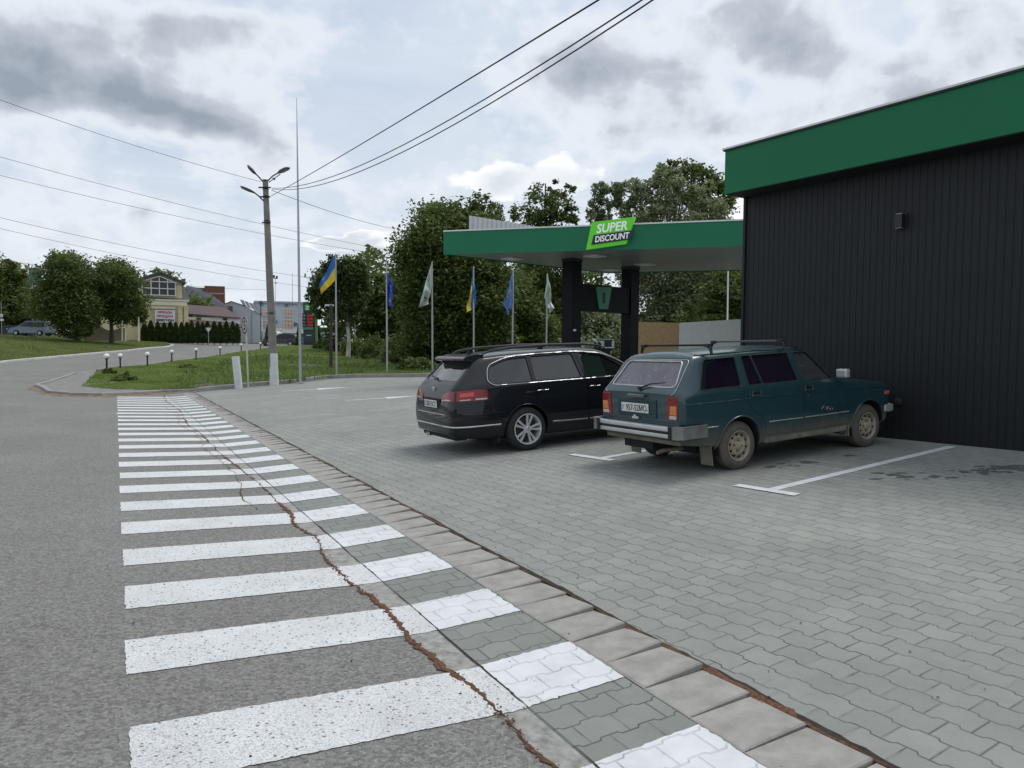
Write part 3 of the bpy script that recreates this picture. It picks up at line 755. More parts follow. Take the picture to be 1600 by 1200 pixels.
# ------------------------------------------------------------ shop building
def hz(px, py, z):
    r = ray(px, py); return CAM + r * ((z - H) / r.z)
def onplane(px, py, p0, n):
    r = ray(px, py); n = Vector(n); return CAM + r * ((Vector(p0) - CAM).dot(n) / r.dot(n))
M_cold = simple('column_cladding', (.0035, .0045, .008), .6, spec=.2)
M_clad = simple('dark_cladding', (.011, .013, .0145), .5, spec=.32, var=.12, vscale=1.2)
M_fgreen = simple('green_fascia', (.007, .150, .062), .5, spec=.25, var=.04, vscale=.8)
M_fgreen2 = simple('canopy_green', (.012, .165, .082), .45, spec=.3, var=.04, vscale=.8)
M_white = simple('white_metal', (.72, .73, .73), .4, var=.04)
M_black = simple('black_plastic', (.012, .012, .013), .45)
M_blackm = simple('black_matt', (.010, .010, .011), .8)
M_steel = simple('galvanised_steel', (.42, .43, .44), .45, metal=.6, var=.1)
M_chrome = simple('chrome', (.50, .51, .52), .28, metal=.9)
WD = Vector((-.65, 1, 0)).normalized(); WN = Vector((WD.y, -WD.x, 0))      # along the wall (away), into the building
W0 = G(1390, 685); W0.z = 0
def wall_at(px):
    r = ray(px, 540); r = r / r.y; # point of the wall line in this column
    a = Matrix(((r.x, -WD.x), (1, -WD.y))); q = a.inverted() @ Vector((W0.x, W0.y)); return Vector((r.x * q[0], q[0], 0))
C0 = wall_at(1161); LEN = 17.0
shopM = Matrix((-WD, WN, Vector((0, 0, 1)))).transposed().to_4x4(); shopM.translation = C0   # local x along wall towards camera side, y into building
shop = empty('shop_building', mat=shopM)
tag(shop, 'black clad shop with a deep green fascia standing at the right of the paved lot', 'building')
inv = shopM.inverted()
zf0 = hz  # noqa
FO = .42
fl = onplane(1131.5, 305, C0 - WN * FO, WN); ft = onplane(1131.5, 235, C0 - WN * FO, WN)
ZB, ZT = fl.z + .01, ft.z; XL = (inv @ fl).x
print('fascia', ZB, ZT, XL)
mb = MB(); pr = []; x = 0.0; rr = random.Random(2)
while x < LEN:
    pr += [(x, 0), (x + .080, 0), (x + .083, .005), (x + .094, .005)]; x += .10
vs = [(a, b, -.3) for a, b in pr] + [(a, b, ZB + .02) for a, b in pr]; n = len(pr)
mb.add(vs, [(i, i + 1, i + 1 + n, i + n) for i in range(n - 1)]); mb.build('front_wall', M_clad, shop, fix=False)
MB().box((LEN / 2, 5.02, ZB / 2 - .1), (LEN - .04, 9.95, ZB + .3)).build('building_core', M_clad, shop)
mb = MB(); mb.box((-.012, .02, ZB / 2 - .1), (.05, .10, ZB + .25)); mb.build('corner_trim', M_clad, shop)
mb = MB(); mb.tube([(-.075, .16, ZB), (-.075, .16, .3)], .045, 10); mb.box((-.06, .16, 2.1), (.04, .11, .03)); mb.build('downpipe', M_black, shop, smooth=40)
mb = MB(); mb.box(((LEN + XL) / 2, 5 - FO / 2, (ZB + ZT) / 2), (LEN - XL, 10 + FO, ZT - ZB)); mb.build('fascia', M_fgreen, shop, bevel=.006)
mb = MB(); mb.box(((LEN + XL) / 2, 5 - FO / 2, ZB - .006), (LEN - XL - .03, 10 + FO - .03, .012)); mb.build('soffit', M_blackm, shop)
mb = MB(); mb.box(((LEN + XL) / 2 - .01, 5 - FO / 2 - .01, ZT + .014), (LEN - XL + .05, 10 + FO + .05, .028)); mb.build('roof_edge_trim', M_white, shop)
mb = MB(); mb.box(((LEN + XL) / 2 - .01, 5 - FO / 2 - .01, ZT - .012), (LEN - XL + .03, 10 + FO + .03, .022)); mb.build('roof_drip_edge', M_black, shop)
lp = inv @ onplane(1410, 346, C0, WN)
lamp = empty('wall_lamp', mat=shopM @ Matrix.Translation((lp.x, 0, lp.z)))
tag(lamp, 'small black up and down lamp fixed high on the black shop wall', 'wall lamp')
MB().box((0, -.012, 0), (.14, .024, .22)).build('back_plate', M_black, lamp, bevel=.004)
MB().prism([(-.055, -.095), (.055, -.095), (.055, .095), (-.055, .095)], -.03, -.11).build('lamp_body', M_black, lamp, bevel=.008)
for s in (-1, 1): MB().box((0, -.07, s * .099), (.09, .06, .006)).build('lens', M_steel, lamp)
vp = inv @ onplane(1404, 628, C0, WN)
mb = MB(); mb.M = Matrix.Translation((vp.x, -.012, vp.z)); mb.lathe([(0, -.03), (.03, -.03), (.058, -.012), (.062, .02), (0, .02)], 20, 'Y'); mb.build('vent_cap', M_blackm, shop, smooth=40)

# ------------------------------------------------------------ petrol station canopy
ZS = 5.09
cN, cR, cBL = hz(694, 397, ZS), hz(1164, 383.5, ZS), hz(949, 426, ZS)
ex = (cR - cN).normalized(); cR2 = cN + ex * 19; dd = (cBL - cN); cBR = cR2 + dd
zt = ZS + .80
cn = ex.cross(Vector((0, 0, 1))).normalized()     # outward normal of the front fascia
if cn.y > 0: cn = -cn
can = empty('station_canopy', (cN.x, cN.y, 0)); tag(can, 'long petrol station canopy with green edge standing on two black columns', 'canopy')
O = Vector((cN.x, cN.y, 0)); L = lambda p: (p[0] - O.x, p[1] - O.y)
def matsoff():
    m, nt, b = newmat('soffit_panels'); g = NT(nt); v = g.coord(); dn_ = dd.normalized()
    nrm = Vector((-dn_.y, dn_.x)); t = g.vm('DOT_PRODUCT', v, (nrm.x, nrm.y, 0))
    f = g.m('FRACT', g.m('DIVIDE', t, .34)); d = g.m('MINIMUM', f, g.m('SUBTRACT', 1.0, f))
    nt.links.new(g.mix(g.fr(d, .02, .09, 1, 0), (.24, .26, .255), (.04, .043, .042)), b.inputs['Base Color'])
    b.inputs['Roughness'].default_value = .35
    nt.links.new(g.bump(g.fr(d, .0, .12), 1, .02), b.inputs['Normal']); return m
quad = [L(cN), L(cR2), L(cBR), L(cBL)]
MB().prism([quad[i] for i in range(4)], ZS, ZS + .06, 'XY').build('soffit', matsoff(), can)
def off(q, e):
    c = Vector((sum(p[0] for p in q) / 4, sum(p[1] for p in q) / 4)); return q
mb = MB()
for i in range(4):
    a, b = Vector(quad[i]), Vector(quad[(i + 1) % 4]); d = (b - a).normalized(); n = Vector((d.y, -d.x)) * .04
    mb.add([(*(a), ZS - .03), (*(b), ZS - .03), (*(b + n), ZS - .03), (*(a + n), ZS - .03), (*(a), zt), (*(b), zt), (*(b + n), zt), (*(a + n), zt)],
           [(0, 1, 2, 3), (7, 6, 5, 4), (0, 4, 5, 1), (1, 5, 6, 2), (2, 6, 7, 3), (3, 7, 4, 0)])
mb.build('fascia', M_fgreen2, can)
mb = MB()
for i in range(4):
    a, b = Vector(quad[i]), Vector(quad[(i + 1) % 4]); d = (b - a).normalized(); n = Vector((d.y, -d.x)) * .07
    mb.add([(*(a - n * 2), zt + .002), (*(b - n * 2), zt + .002), (*(b + n), zt + .002), (*(a + n), zt + .002), (*(a - n * 2), zt + .05), (*(b - n * 2), zt + .05), (*(b + n), zt + .05), (*(a + n), zt + .05)],
           [(0, 1, 2, 3), (7, 6, 5, 4), (0, 4, 5, 1), (1, 5, 6, 2), (2, 6, 7, 3), (3, 7, 4, 0)])
mb.build('edge_cap', M_white, can)
MB().prism([(p[0] * .999, p[1] * .999) for p in quad], zt - .25, zt - .2, 'XY').build('roof_deck', M_steel, can)
# raised corrugated screen along the left edge
dn2 = Vector(dd[:2]).normalized(); sL = Vector(quad[0]) + dn2 * 1.1; ztop = PD(729, 337, (Vector(cN[:2]) + dn2 * 1.1).y).z
mb = MB(); k = 0; nn = Vector((-dn2.y, dn2.x)); P = []; t = 0
while t < 8.2: P += [(t, 0), (t + .09, 0), (t + .12, .04), (t + .21, .04)]; t += .24
vs = []
for t, o_ in P:
    q = sL + dn2 * t + nn * (o_ - .1); vs += [(q.x, q.y, zt - .1), (q.x, q.y, ztop)]
mb.add(vs, [(2 * i, 2 * i + 2, 2 * i + 3, 2 * i + 1) for i in range(len(P) - 1)]); mb.build('roof_screen', simple('grey_corrugated', (.46, .47, .48), .4, var=.05), can, fix=False)
colA, colB = hz(894, 404.5, ZS), hz(985.5, 417, ZS)
ca = math.atan2(colB.y - colA.y, colB.x - colA.x)
colz = {}
for nm, c in (('a', colA), ('b', colB)):
    p = empty('column', (c.x - O.x, c.y - O.y, 0), ca); p.parent = can
    bpy.data.objects.remove(p)
    zb = gz(c.x, c.y); m = Matrix.Translation((c.x - O.x, c.y - O.y, 0)) @ Matrix.Rotation(ca, 4, 'Z')
    mb = MB(); mb.M = m; hgt = ZS - zb
    for i in range(int(hgt / .18) + 1):
        z0 = zb - .1 + i * .18; z1 = min(z0 + .172, ZS - .12); mb.box((0, 0, (z0 + z1) / 2), (.56, .50, z1 - z0))
    mb.box((0, 0, (zb + ZS) / 2 - .05), (.545, .485, ZS - zb - .12))
    col = mb.build('column', M_cold, can)
    mb = MB(); mb.M = m; mb.box((0, 0, ZS - .065), (.60, .54, .10)); mb.build('cap', M_black, col)
    if nm == 'a':
        mb = MB(); q = onplane(884, 516, (c.x, c.y, 0), cn); fy = -.253
        mb.M = m; mb.box((-.10, fy, q.z), (.16, .006, .08)); mb.build('notice', M_white, col)
# beam between the columns with the numbered shield
mA, mB_ = colA - O, colB - O; mid = (mA + mB_) / 2; ln = (colB - colA).length
zb1, zb2 = PD(940, 447, (colA.y + colB.y) / 2).z, PD(940, 488, (colA.y + colB.y) / 2).z
mb = MB(); mb.M = Matrix.Translation((mid.x, mid.y, 0)) @ Matrix.Rotation(ca, 4, 'Z')
mb.box((0, 0, (zb1 + zb2) / 2), (ln - .5, .40, zb1 - zb2)); beam = mb.build('cross_beam', M_cold, can)
bn = Vector((math.sin(ca), -math.cos(ca), 0)); bp0 = (colA + colB) / 2 + bn * .23
sh = [onplane(px, py, bp0, bn) for px, py in ((931, 448), (955.5, 449), (949.5, 483), (936, 483))]
bx = Vector((math.cos(ca), math.sin(ca), 0))
mb = MB(); vs = [tuple(p - O - bn * .03) for p in sh] + [tuple(p - O + bn * .02) for p in sh]
mb.add(vs, [(0, 1, 2, 3), (7, 6, 5, 4)] + [(i, i + 4, (i + 1) % 4 + 4, (i + 1) % 4) for i in range(4)])
shield = mb.build('number_shield', simple('shield_green', (.01, .22, .10), .4), can)
def fit_text(s, w, h, M, mat, name, parent=None, ext=.004, shear=0, bold=.0):
    o = text_mesh(s, 1, mat, name, parent, ext, 'CENTER', shear, bold)
    v = np.array([x.co[:] for x in o.data.vertices]); lo, hi = v.min(0), v.max(0); c = (lo + hi) / 2
    o.data.transform(M @ Matrix.Diagonal((w / (hi[0] - lo[0]), h / (hi[1] - lo[1]), 1, 1)) @ Matrix.Translation((-c[0], -c[1], 0)))
    return o
cc = (sh[0] + sh[1] + sh[2] + sh[3]) / 4 - O + bn * .03
fit_text('1', .13, .42, frameM(cc, bx), simple('shield_black', (.01, .02, .015), .5), 'digit', shield, .006, bold=.0)
# soffit lamps
M_lampw = simple('lamp_housing', (.62, .63, .62), .4)
for i, (px, py) in enumerate(((930, 399), (955, 420.5), (1008, 412), (800, 403), (905, 424))):
    q = hz(px, py, ZS); o = empty('canopy_light', (q.x, q.y, ZS - .03), ca)
    tag(o, ['flat white canopy lamp above the green number shield', 'flat white canopy lamp under the rear edge of the canopy', 'flat white canopy lamp right of the black columns', 'flat white canopy lamp nearest the left corner of the canopy', 'flat white canopy lamp behind the left black column'][i], 'ceiling light', 'lamps set in the canopy soffit')
    MB().box((0, 0, 0), (.62, .62, .055)).build('housing', M_lampw, o, bevel=.01)
    MB().box((0, 0, -.032), (.46, .46, .008)).build('diffuser', simple('diffuser', (.75, .76, .74), .3), o)
# roof sign
sp = cN - cn * -.0 + cn * .16
sc = [onplane(px, py, sp, cn) for px, py in ((925, 347.7), (993, 338.8), (978.5, 381), (916, 390.4))]
so_ = sc[3]; sgn = empty('roof_sign', so_); tag(sgn, 'bright green slanted sign reading SUPER DISCOUNT on the canopy edge', 'sign')
def slab(name, pts, d0, d1, mat, par, org):
    vs = [tuple(p - org + cn * d0) for p in pts] + [tuple(p - org + cn * d1) for p in pts]; n = len(pts)
    mb = MB(); mb.add(vs, [tuple(range(n)), tuple(range(2 * n - 1, n - 1, -1))] + [(i, i + n, (i + 1) % n + n, (i + 1) % n) for i in range(n)])
    return mb.build(name, mat, par)
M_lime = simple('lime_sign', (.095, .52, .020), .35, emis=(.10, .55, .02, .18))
gb = slab('sign_board', sc, -.12, .05, M_lime, sgn, so_)
dk = [onplane(px, py, sp, cn) for px, py in ((928.5, 368), (991.5, 360), (985, 374.5), (924.5, 383))]
db = slab('name_plate', dk, .06, .10, simple('sign_navy', (.012, .016, .03), .4), sgn, so_)
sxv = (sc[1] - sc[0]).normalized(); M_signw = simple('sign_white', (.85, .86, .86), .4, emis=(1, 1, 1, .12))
def on(px, py): return onplane(px, py, sp, cn) - so_
s_ = (sc[1] - sc[0]).length / 68.0
fit_text('SUPER', 48 * s_, 14.0 * s_, frameM(on(956, 355.2) + cn * .055, sxv, Vector((0, 0, 1))) , M_signw, 'upper_lettering', sgn, .01, shear=.25, bold=.018)
fit_text('DISCOUNT', 54.5 * s_, 9.6 * s_, frameM(on(957.3, 371.4) + cn * .105, (dk[1] - dk[0]).normalized(), Vector((0, 0, 1))), M_signw, 'lower_lettering', db, .01, shear=.22, bold=.02)
# pump island
pi_ = (colA + colB) / 2; zi = gz(pi_.x, pi_.y)
mb = MB(); mb.M = Matrix.Translation((pi_.x, pi_.y, zi)) @ Matrix.Rotation(ca, 4, 'Z'); mb.box((0, 0, .05), (ln + 1.6, 1.1, .22)); o = mb.build('pump_island', M_kerb, bevel=.02); o['kind'] = 'structure'
pq = PD(940, 560, colA.y + 1.6); pm = empty('fuel_pump', (pq.x, pq.y, zi + .16), 0)
tag(pm, 'white fuel dispenser with dark screen between the two black canopy columns', 'fuel pump')
zt_ = PD(940, 529.5, pq.y).z - zi - .16; zm_ = PD(940, 544, pq.y).z - zi - .16
MB().box((0, 0, zm_ / 2), (.66, .45, zm_)).build('cabinet', M_clad, pm, bevel=.01)
MB().box((.10, 0, (zm_ + zt_) / 2), (.72, .48, zt_ - zm_)).build('head', M_white, pm, bevel=.015)
MB().box((.22, -.245, (zm_ + zt_) / 2), (.30, .012, (zt_ - zm_) * .72)).build('screen', M_black, pm)
for i in range(2):
    mb = MB(); x0 = -.30 + i * .16
    mb.tube([(x0, -.26, zm_ + .12), (x0 - .04, -.33, zm_ + .26), (x0 + .05, -.36, zm_ + .18), (x0 + .04, -.36, zm_ - .4), (x0, -.28, zm_ - .9)], .022, 8)
    mb.box((x0 + .01, -.29, zm_ + .10), (.07, .09, .22), ry=.3); mb.build('hose', M_black, pm, smooth=40)
MB().box((.10, -.25, zt_ - .05), (.66, .012, .05)).build('top_stripe', M_fgreen, pm)
# panels behind
def panel(name, label, pa, pb, zbot, th, mat, cat):
    a, b = Vector(pa), Vector(pb); o = empty(name, (a.x, a.y, zbot)); tag(o, label, cat)
    d = b - a; d2 = Vector((d.x, d.y, 0)).normalized(); n = Vector((-d2.y, d2.x, 0)) * th
    vs = [(0, 0, 0), (d.x, d.y, 0), (d.x, d.y, b.z - zbot), (0, 0, a.z - zbot)]
    vs = vs + [tuple(Vector(v) + n) for v in vs]
    MB().add(vs, [(0, 1, 2, 3), (7, 6, 5, 4), (0, 4, 5, 1), (1, 5, 6, 2), (2, 6, 7, 3), (3, 7, 4, 0)]).build('panel', mat, o)
    for i in range(4):
        q = d * (i / 3 * .98 + .01) + n * 1.8; MB().box((q.x, q.y, (a.z - zbot) / 2 - .1), (.06, .06, (a.z - zbot))).build('post', M_steel, o)
    return o
def mat_osb():
    m, nt, b = newmat('strand_board'); g = NT(nt); v = g.coord()
    n = g.noise(g.map(v, (9, 9, 22)), 1, 3, .5, 2.0); n2 = g.noise(v, 14, 4, .7)
    nt.links.new(g.ramp(g.m('ADD', g.m('MULTIPLY', n, .6), g.m('MULTIPLY', n2, .4)), [(.3, (.24, .14, .07)), (.5, (.42, .28, .145)), (.7, (.56, .40, .23))]), b.inputs['Base Color'])
    b.inputs['Roughness'].default_value = .85; return m
panel('board_fence', 'brown chipboard hoarding behind the right canopy column', PD(998, 503, 36.5), PD(1061, 504.5, 35.8), .3, .03, mat_osb(), 'hoarding')
panel('panel_fence', 'light grey panel wall between the chipboard hoarding and the shop', PD(1061.5, 504.5, 35.7), PD(1200, 496, 33.0), .3, .08, simple('grey_panel', (.56, .58, .56), .6, var=.06), 'wall')
lp_ = onG(1136, 39); tp = PD(1138, 400, 39)
o = empty('thin_pole', lp_); tag(o, 'thin white pole rising behind the light grey panel wall', 'pole')
MB().tube([(0, 0, -.2), tuple(tp - lp_)], [.05, .035], 8).build('shaft', M_white, o, smooth=40)
MB().box((0, 0, .02), (.25, .25, .04)).build('base_plate', M_steel, o)

# ------------------------------------------------------------ street pole with three lamps and its wires
M_cpole = simple('pole_concrete', (.21, .20, .175), .9, var=.25, vscale=2.5, bump=.5, bscale=40)
M_wash = simple('whitewash', (.62, .63, .62), .9, var=.12, vscale=5)
DP = 31.0; pb = PD(428.5, 600, DP); pt = PD(414.5, 281, DP); o = empty('street_lamp', pb)
tag(o, 'tall leaning concrete pole with three grey lamp heads and whitewashed foot', 'street lamp')
ax = pt - pb; q1 = (PD(427, 552, DP) - pb)
def sq(a, b, ra, rb, name, mat, par):
    d = (b - a).normalized(); m = frameM(a, (1, .35, 0)); X = Vector((1, .35, 0)).normalized(); Y = d.cross(X).normalized()
    vs = []
    for c, r in ((a, ra), (b, rb)):
        for k in range(8):
            sx = [(.72, -1), (1, -.72), (1, .72), (.72, 1), (-.72, 1), (-1, .72), (-1, -.72), (-.72, -1)][k]; vs.append(tuple(c + X * sx[0] * r + Y * sx[1] * r))
    return MB().add(vs, [tuple(range(7, -1, -1)), tuple(range(8, 16))] + [(k, (k + 1) % 8, (k + 1) % 8 + 8, k + 8) for k in range(8)]).build(name, mat, par)
sq(ax * -.01, ax, .175, .105, 'pole', M_cpole, o); sq(ax * -.012, q1, .180, .166, 'whitewashed_foot', M_wash, o)
mb = MB()
for f in (.995, .955, .92, .80, .35):
    c = ax * f; r = .175 - .07 * f; mb = MB(); mb.M = Matrix.Translation(c); mb.lathe([(r * 1.12, -.02), (r * 1.2, -.02), (r * 1.2, .02), (r * 1.12, .02)], 12, close=True); mb.build('clamp', M_blackm, o)
mb.M = Matrix.Identity(4)
for f, w in ((.96, .5), (.915, .42), (.79, .35)): MB().box(ax * f + Vector((0, -.12, 0)), (w, .05, .05)).build('crossarm', M_blackm, o)
M_lgrey = simple('lamp_grey', (.075, .08, .08), .5)
def lhead(pts, name='lamp_head'):
    P = [PD(*p) - pb for p in pts]
    arm = MB().tube(P[:-1], .028, 8).build('lamp_arm', M_lgrey, o, smooth=40)
    a, b = P[-2], P[-1]; d = (b - a).normalized(); y = d.cross(Vector((0, 1, 0))).normalized(); z = d.cross(y)
    ln_ = (b - a).length; prof = [(0, .035, .03), (.15, .06, .04), (.35, .11, .055), (.8, .12, .05), (1.0, .08, .03)]
    vs = []
    for f, w, h in prof:
        c = a + d * ln_ * f
        for i, j in ((-1, -1), (1, -1), (1, 1), (-1, 1)): vs.append(tuple(c + z * w * i + y * h * j))
    fs = [(3, 2, 1, 0), (16, 17, 18, 19)] + [(4 * k + i, 4 * k + (i + 1) % 4, 4 * k + 4 + (i + 1) % 4, 4 * k + 4 + i) for k in range(4) for i in range(4)]
    hd = MB().add(vs, fs).build(name, M_lgrey, o, bevel=.01)
    s = -1 if y.z > 0 else 1
    c = a + d * ln_ * .62 + y * s * .055; M = Matrix((d, z, y)).transposed().to_4x4(); M.translation = c
    mb = MB(); mb.M = M; mb.box((0, 0, 0), (ln_ * .5, .17, .012)); mb.build('lens', simple('lamp_lens', (.35, .36, .33), .25), hd)
lhead([(411, 284, DP), (404, 276, DP - .2), (400, 272, DP - .3), (387.5, 259.5, DP - .7)])
lhead([(419, 282, DP), (426, 275, DP - .1), (434, 270.5, DP - .2), (451, 262, DP - .5)])
lhead([(412, 314, DP), (404, 306, DP - .2), (398, 301.5, DP - .3), (376.5, 291.5, DP - .7)])
mb = MB(); a = PD(420, 285, DP) - pb; b = PD(438, 272, DP - .4) - pb; mb.tube([a, b], .018, 6); mb.box(PD(428, 279.5, DP - .2) - pb, (.09, .09, .07), ry=.6); mb.build('lamp_bracket', M_lgrey, o)
def wire(label, a, b, sag, r, t1=1.0, t0=0.0, n=24, group='power lines crossing the sky'):
    a, b = PD(*a), PD(*b); pts = []
    for i in range(n + 1):
        t = t0 + (t1 - t0) * i / n; p = a + (b - a) * t; p.z -= sag * 4 * t * (1 - t); pts.append(p)
    og = pts[0]; mb = MB(); mb.tube([p - og for p in pts], r, 6); w_ = mb.build('power_line', M_blackm, smooth=0); w_.location = og
    tag(w_, label, 'power line', group)
wire('single black cable rising straight from the street lamp to the top of the picture', (424, 306, DP), (935, 0, 8.5), .05, .011, 1.25)
wire('upper of the two close black cables curving up from the lamp pole', (425, 294, DP), (1003, 0, 8.5), .55, .010, 1.25)
wire('lower of the two close black cables curving up from the lamp pole', (425, 295.5, DP), (1020, 0, 8.5), .65, .010, 1.25)
wire('highest thin cable coming from the left to the top of the lamp pole', (0, 156, 24), (408, 284, DP), .12, .008, 1, -.12)
wire('thin cable running from the lamp pole right towards the dark trees', (424, 297, DP), (640, 361, 58), .25, .012)
wire('thin cable passing behind the lamp pole, second below its lamps', (0, 245, 42), (640, 397, 62), .35, .011, 1.3, -.1)
wire('thin cable passing behind the lamp pole, third below its lamps', (0, 274, 42), (640, 404, 62), .35, .011, 1.3, -.1)
wire('thin low cable above the two round trees, upper one', (0, 340, 44), (470, 432, 60), .25, .011, 1.6, -.1)
wire('thin low cable above the two round trees, lower one', (0, 357, 44), (470, 447, 60), .25, .010, 1.6, -.1)
wire('faint lowest cable near the far tree tops at the left', (0, 405, 60), (300, 447, 90), .2, .014, 1.8, -.1)

# mast, sign five, leaning slab, bollards
o = empty('lightning_mast', PD(469.5, 599, 31.6)); pb = o.location.copy(); tag(o, 'very tall thin grey steel mast right of the concrete lamp pole', 'mast')
tp = PD(463.5, 153, 31.6) - pb
MB().tube([(0, 0, 0), tp * .45, tp * .75, tp], [.060, .050, .035, .010], 10).build('shaft', M_steel, o, smooth=40)
MB().box((0, 0, .03), (.26, .26, .06)).build('base_plate', M_steel, o)
o = empty('speed_sign', PD(388, 603.5, 30.6)); pb = o.location.copy(); tag(o, 'round speed limit sign reading 5 on a thin pale post by the kerb', 'road sign')
MB().tube([(0, 0, -.1), tuple(PD(384, 497, 30.6) - pb)], .035, 10).build('post', simple('pale_post', (.55, .53, .42), .6, var=.25, vscale=4), o, smooth=40)
cs_ = PD(382.5, 508.5, 30.5) - pb; xd = Vector((.606, -.795, 0)).normalized(); M = frameM(cs_, xd)
mb = MB(); mb.M = M; mb.lathe([(0, -.012), (.345, -.012), (.35, 0), (.345, .008), (0, .008)], 32); disc = mb.build('disc', simple('sign_disc', (.50, .48, .48), .6, var=.1), o, smooth=30)
mb = MB(); mb.M = M; mb.lathe([(.27, .009), (.345, .009), (.345, .014), (.27, .014)], 32, close=True); mb.build('ring', simple('sign_ring', (.09, .05, .055), .6, var=.3), disc)
fit_text('5', .26, .40, M @ Matrix.Translation((0, 0, .014)), simple('sign_black', (.02, .02, .02), .6), 'numeral', disc, .003, bold=.03)
o = empty('leaning_block', PD(373.5, 605, 29.9)); pb = o.location.copy(); tag(o, 'short whitewashed concrete post leaning left of the speed sign', 'post')
a, b = Vector((0, 0, -.1)), PD(368, 557, 29.9) - pb
d = (b - a).normalized(); X = Vector((1, 0, 0)); X = (X - d * X.dot(d)).normalized(); Y = d.cross(X)
vs = [tuple(c + X * i * .13 + Y * j * .09) for c in (a, b) for i, j in ((-1, -1), (1, -1), (1, 1), (-1, 1))]
MB().add(vs, [(3, 2, 1, 0), (4, 5, 6, 7)] + [(k, (k + 1) % 4, (k + 1) % 4 + 4, k + 4) for k in range(4)]).build('block', M_wash, o, bevel=.015)
M_globe = simple('white_globe', (.80, .81, .82), .25)
names = ['nearest black globe bollard, with the largest white ball, at the tip of the lawn', 'second black globe bollard from the tip of the lawn', 'third black globe bollard from the tip of the lawn', 'fourth black globe bollard from the tip of the lawn',
         'fifth black globe bollard from the tip of the lawn', 'sixth black globe bollard, three before the lamp pole', 'seventh black globe bollard, just left of the round sign post', 'farthest black globe bollard, beside the concrete lamp pole']
first = None
for i, b in enumerate(BOLL):
    p = BP[i]; p = Vector((p.x, p.y, gz(p.x, p.y) + .02))
    if first is None:
        first = empty('globe_bollard', p); MB().tube([(0, 0, -.1), (0, 0, .62)], .042, 10).build('post', M_black, first, smooth=40)
        mb = MB(); mb.M = Matrix.Translation((0, 0, .74)); mb.lathe([(0, -.125)] + [(.125 * math.sin(t * math.pi / 10), -.125 * math.cos(t * math.pi / 10)) for t in range(1, 10)] + [(0, .125)], 16)
        mb.build('globe', M_globe, first, smooth=80); mb = MB(); mb.lathe([(.0, .60), (.07, .60), (.08, .635), (0, .64)], 12); mb.build('collar', M_black, first); c = first
    else: c = copy_tree(first); c.location = p
    hh = {0: 32, 1: 24.5, 2: 24.5, 3: 20.5, 4: 19.6, 5: 16.4, 6: 14, 7: 13}[i] * b[2] / F
    c.scale = (1, 1, min(1.15, max(.8, hh / .865))) if i else (1.15, 1.15, 1.1)
    tag(c, names[i], 'bollard lamp', 'globe bollards along the lawn')

# ------------------------------------------------------------ flagpoles
M_ub = simple('flag_blue', (.035, .16, .50), .8); M_uy = simple('flag_yellow', (.75, .55, .035), .8); M_eb = simple('flag_deep_blue', (.022, .060, .42), .8)
M_eb2 = simple('flag_pale_blue', (.10, .20, .50), .8); M_st = simple('flag_star', (.7, .6, .1), .8); M_fw = simple('flag_white', (.52, .57, .55), .8); M_fg = simple('flag_green', (.10, .22, .08), .8); M_fk = simple('flag_dark', (.03, .05, .045), .8)
def ua(u, v): return 0 if v < .5 else 1
def eu(u, v):
    r = math.hypot((u - .5) * 1.5, v - .5); a = math.atan2(v - .5, (u - .5) * 1.5); return 1 if abs(r - .31) < .035 and abs((a / (math.pi / 6)) % 1 - .5) > .27 else 0
def wf(u, v):
    if .12 < u < .42 and .15 < v < .85: return 1 if (int(u * 40) % 3) else 0
    if .55 < u < .9 and .25 < v < .75: return 2 if (int(u * 26) % 2) and v > .3 else 0
    return 0
FL = [((526, 590), (524.5, 397), 34.9, 'ua', [(0, 0), (0, 40), (-22, 62), (-24.5, 47)], 'ukrainian blue and yellow flag on the leftmost flagpole, blown to the left'),
      ((605, 588), (604, 404), 35.6, 'eu', [(0, 20), (0, 70), (7, 76), (9, 42)], 'dark blue flag with yellow stars on the second flagpole from the left'),
      ((676, 583), (675, 411), 36.4, 'wf', [(0, 0), (0, 40), (-5, 62), (-19.5, 67)], 'white flag with green and dark lettering on the third flagpole from the left'),
      ((740.5, 582), (740, 418), 37.3, 'ua2', [(0, 0), (-3, 34), (-11, 69), (6, 60)], 'ukrainian blue and yellow flag on the fourth flagpole, hanging limp beside the canopy corner'),
      ((800.5, 580), (802, 423), 38.2, 'eu2', [(0, 0), (0, 55), (-7, 69), (-13.5, 52)], 'pale blue flag hanging limp on the second flagpole from the right'),
      ((853.5, 579), (855, 429), 39.2, 'wf2', [(0, 0), (-5, 34), (3, 60), (9.5, 52)], 'white and green flag hanging limp on the rightmost flagpole by the black column')]
poleobj = None
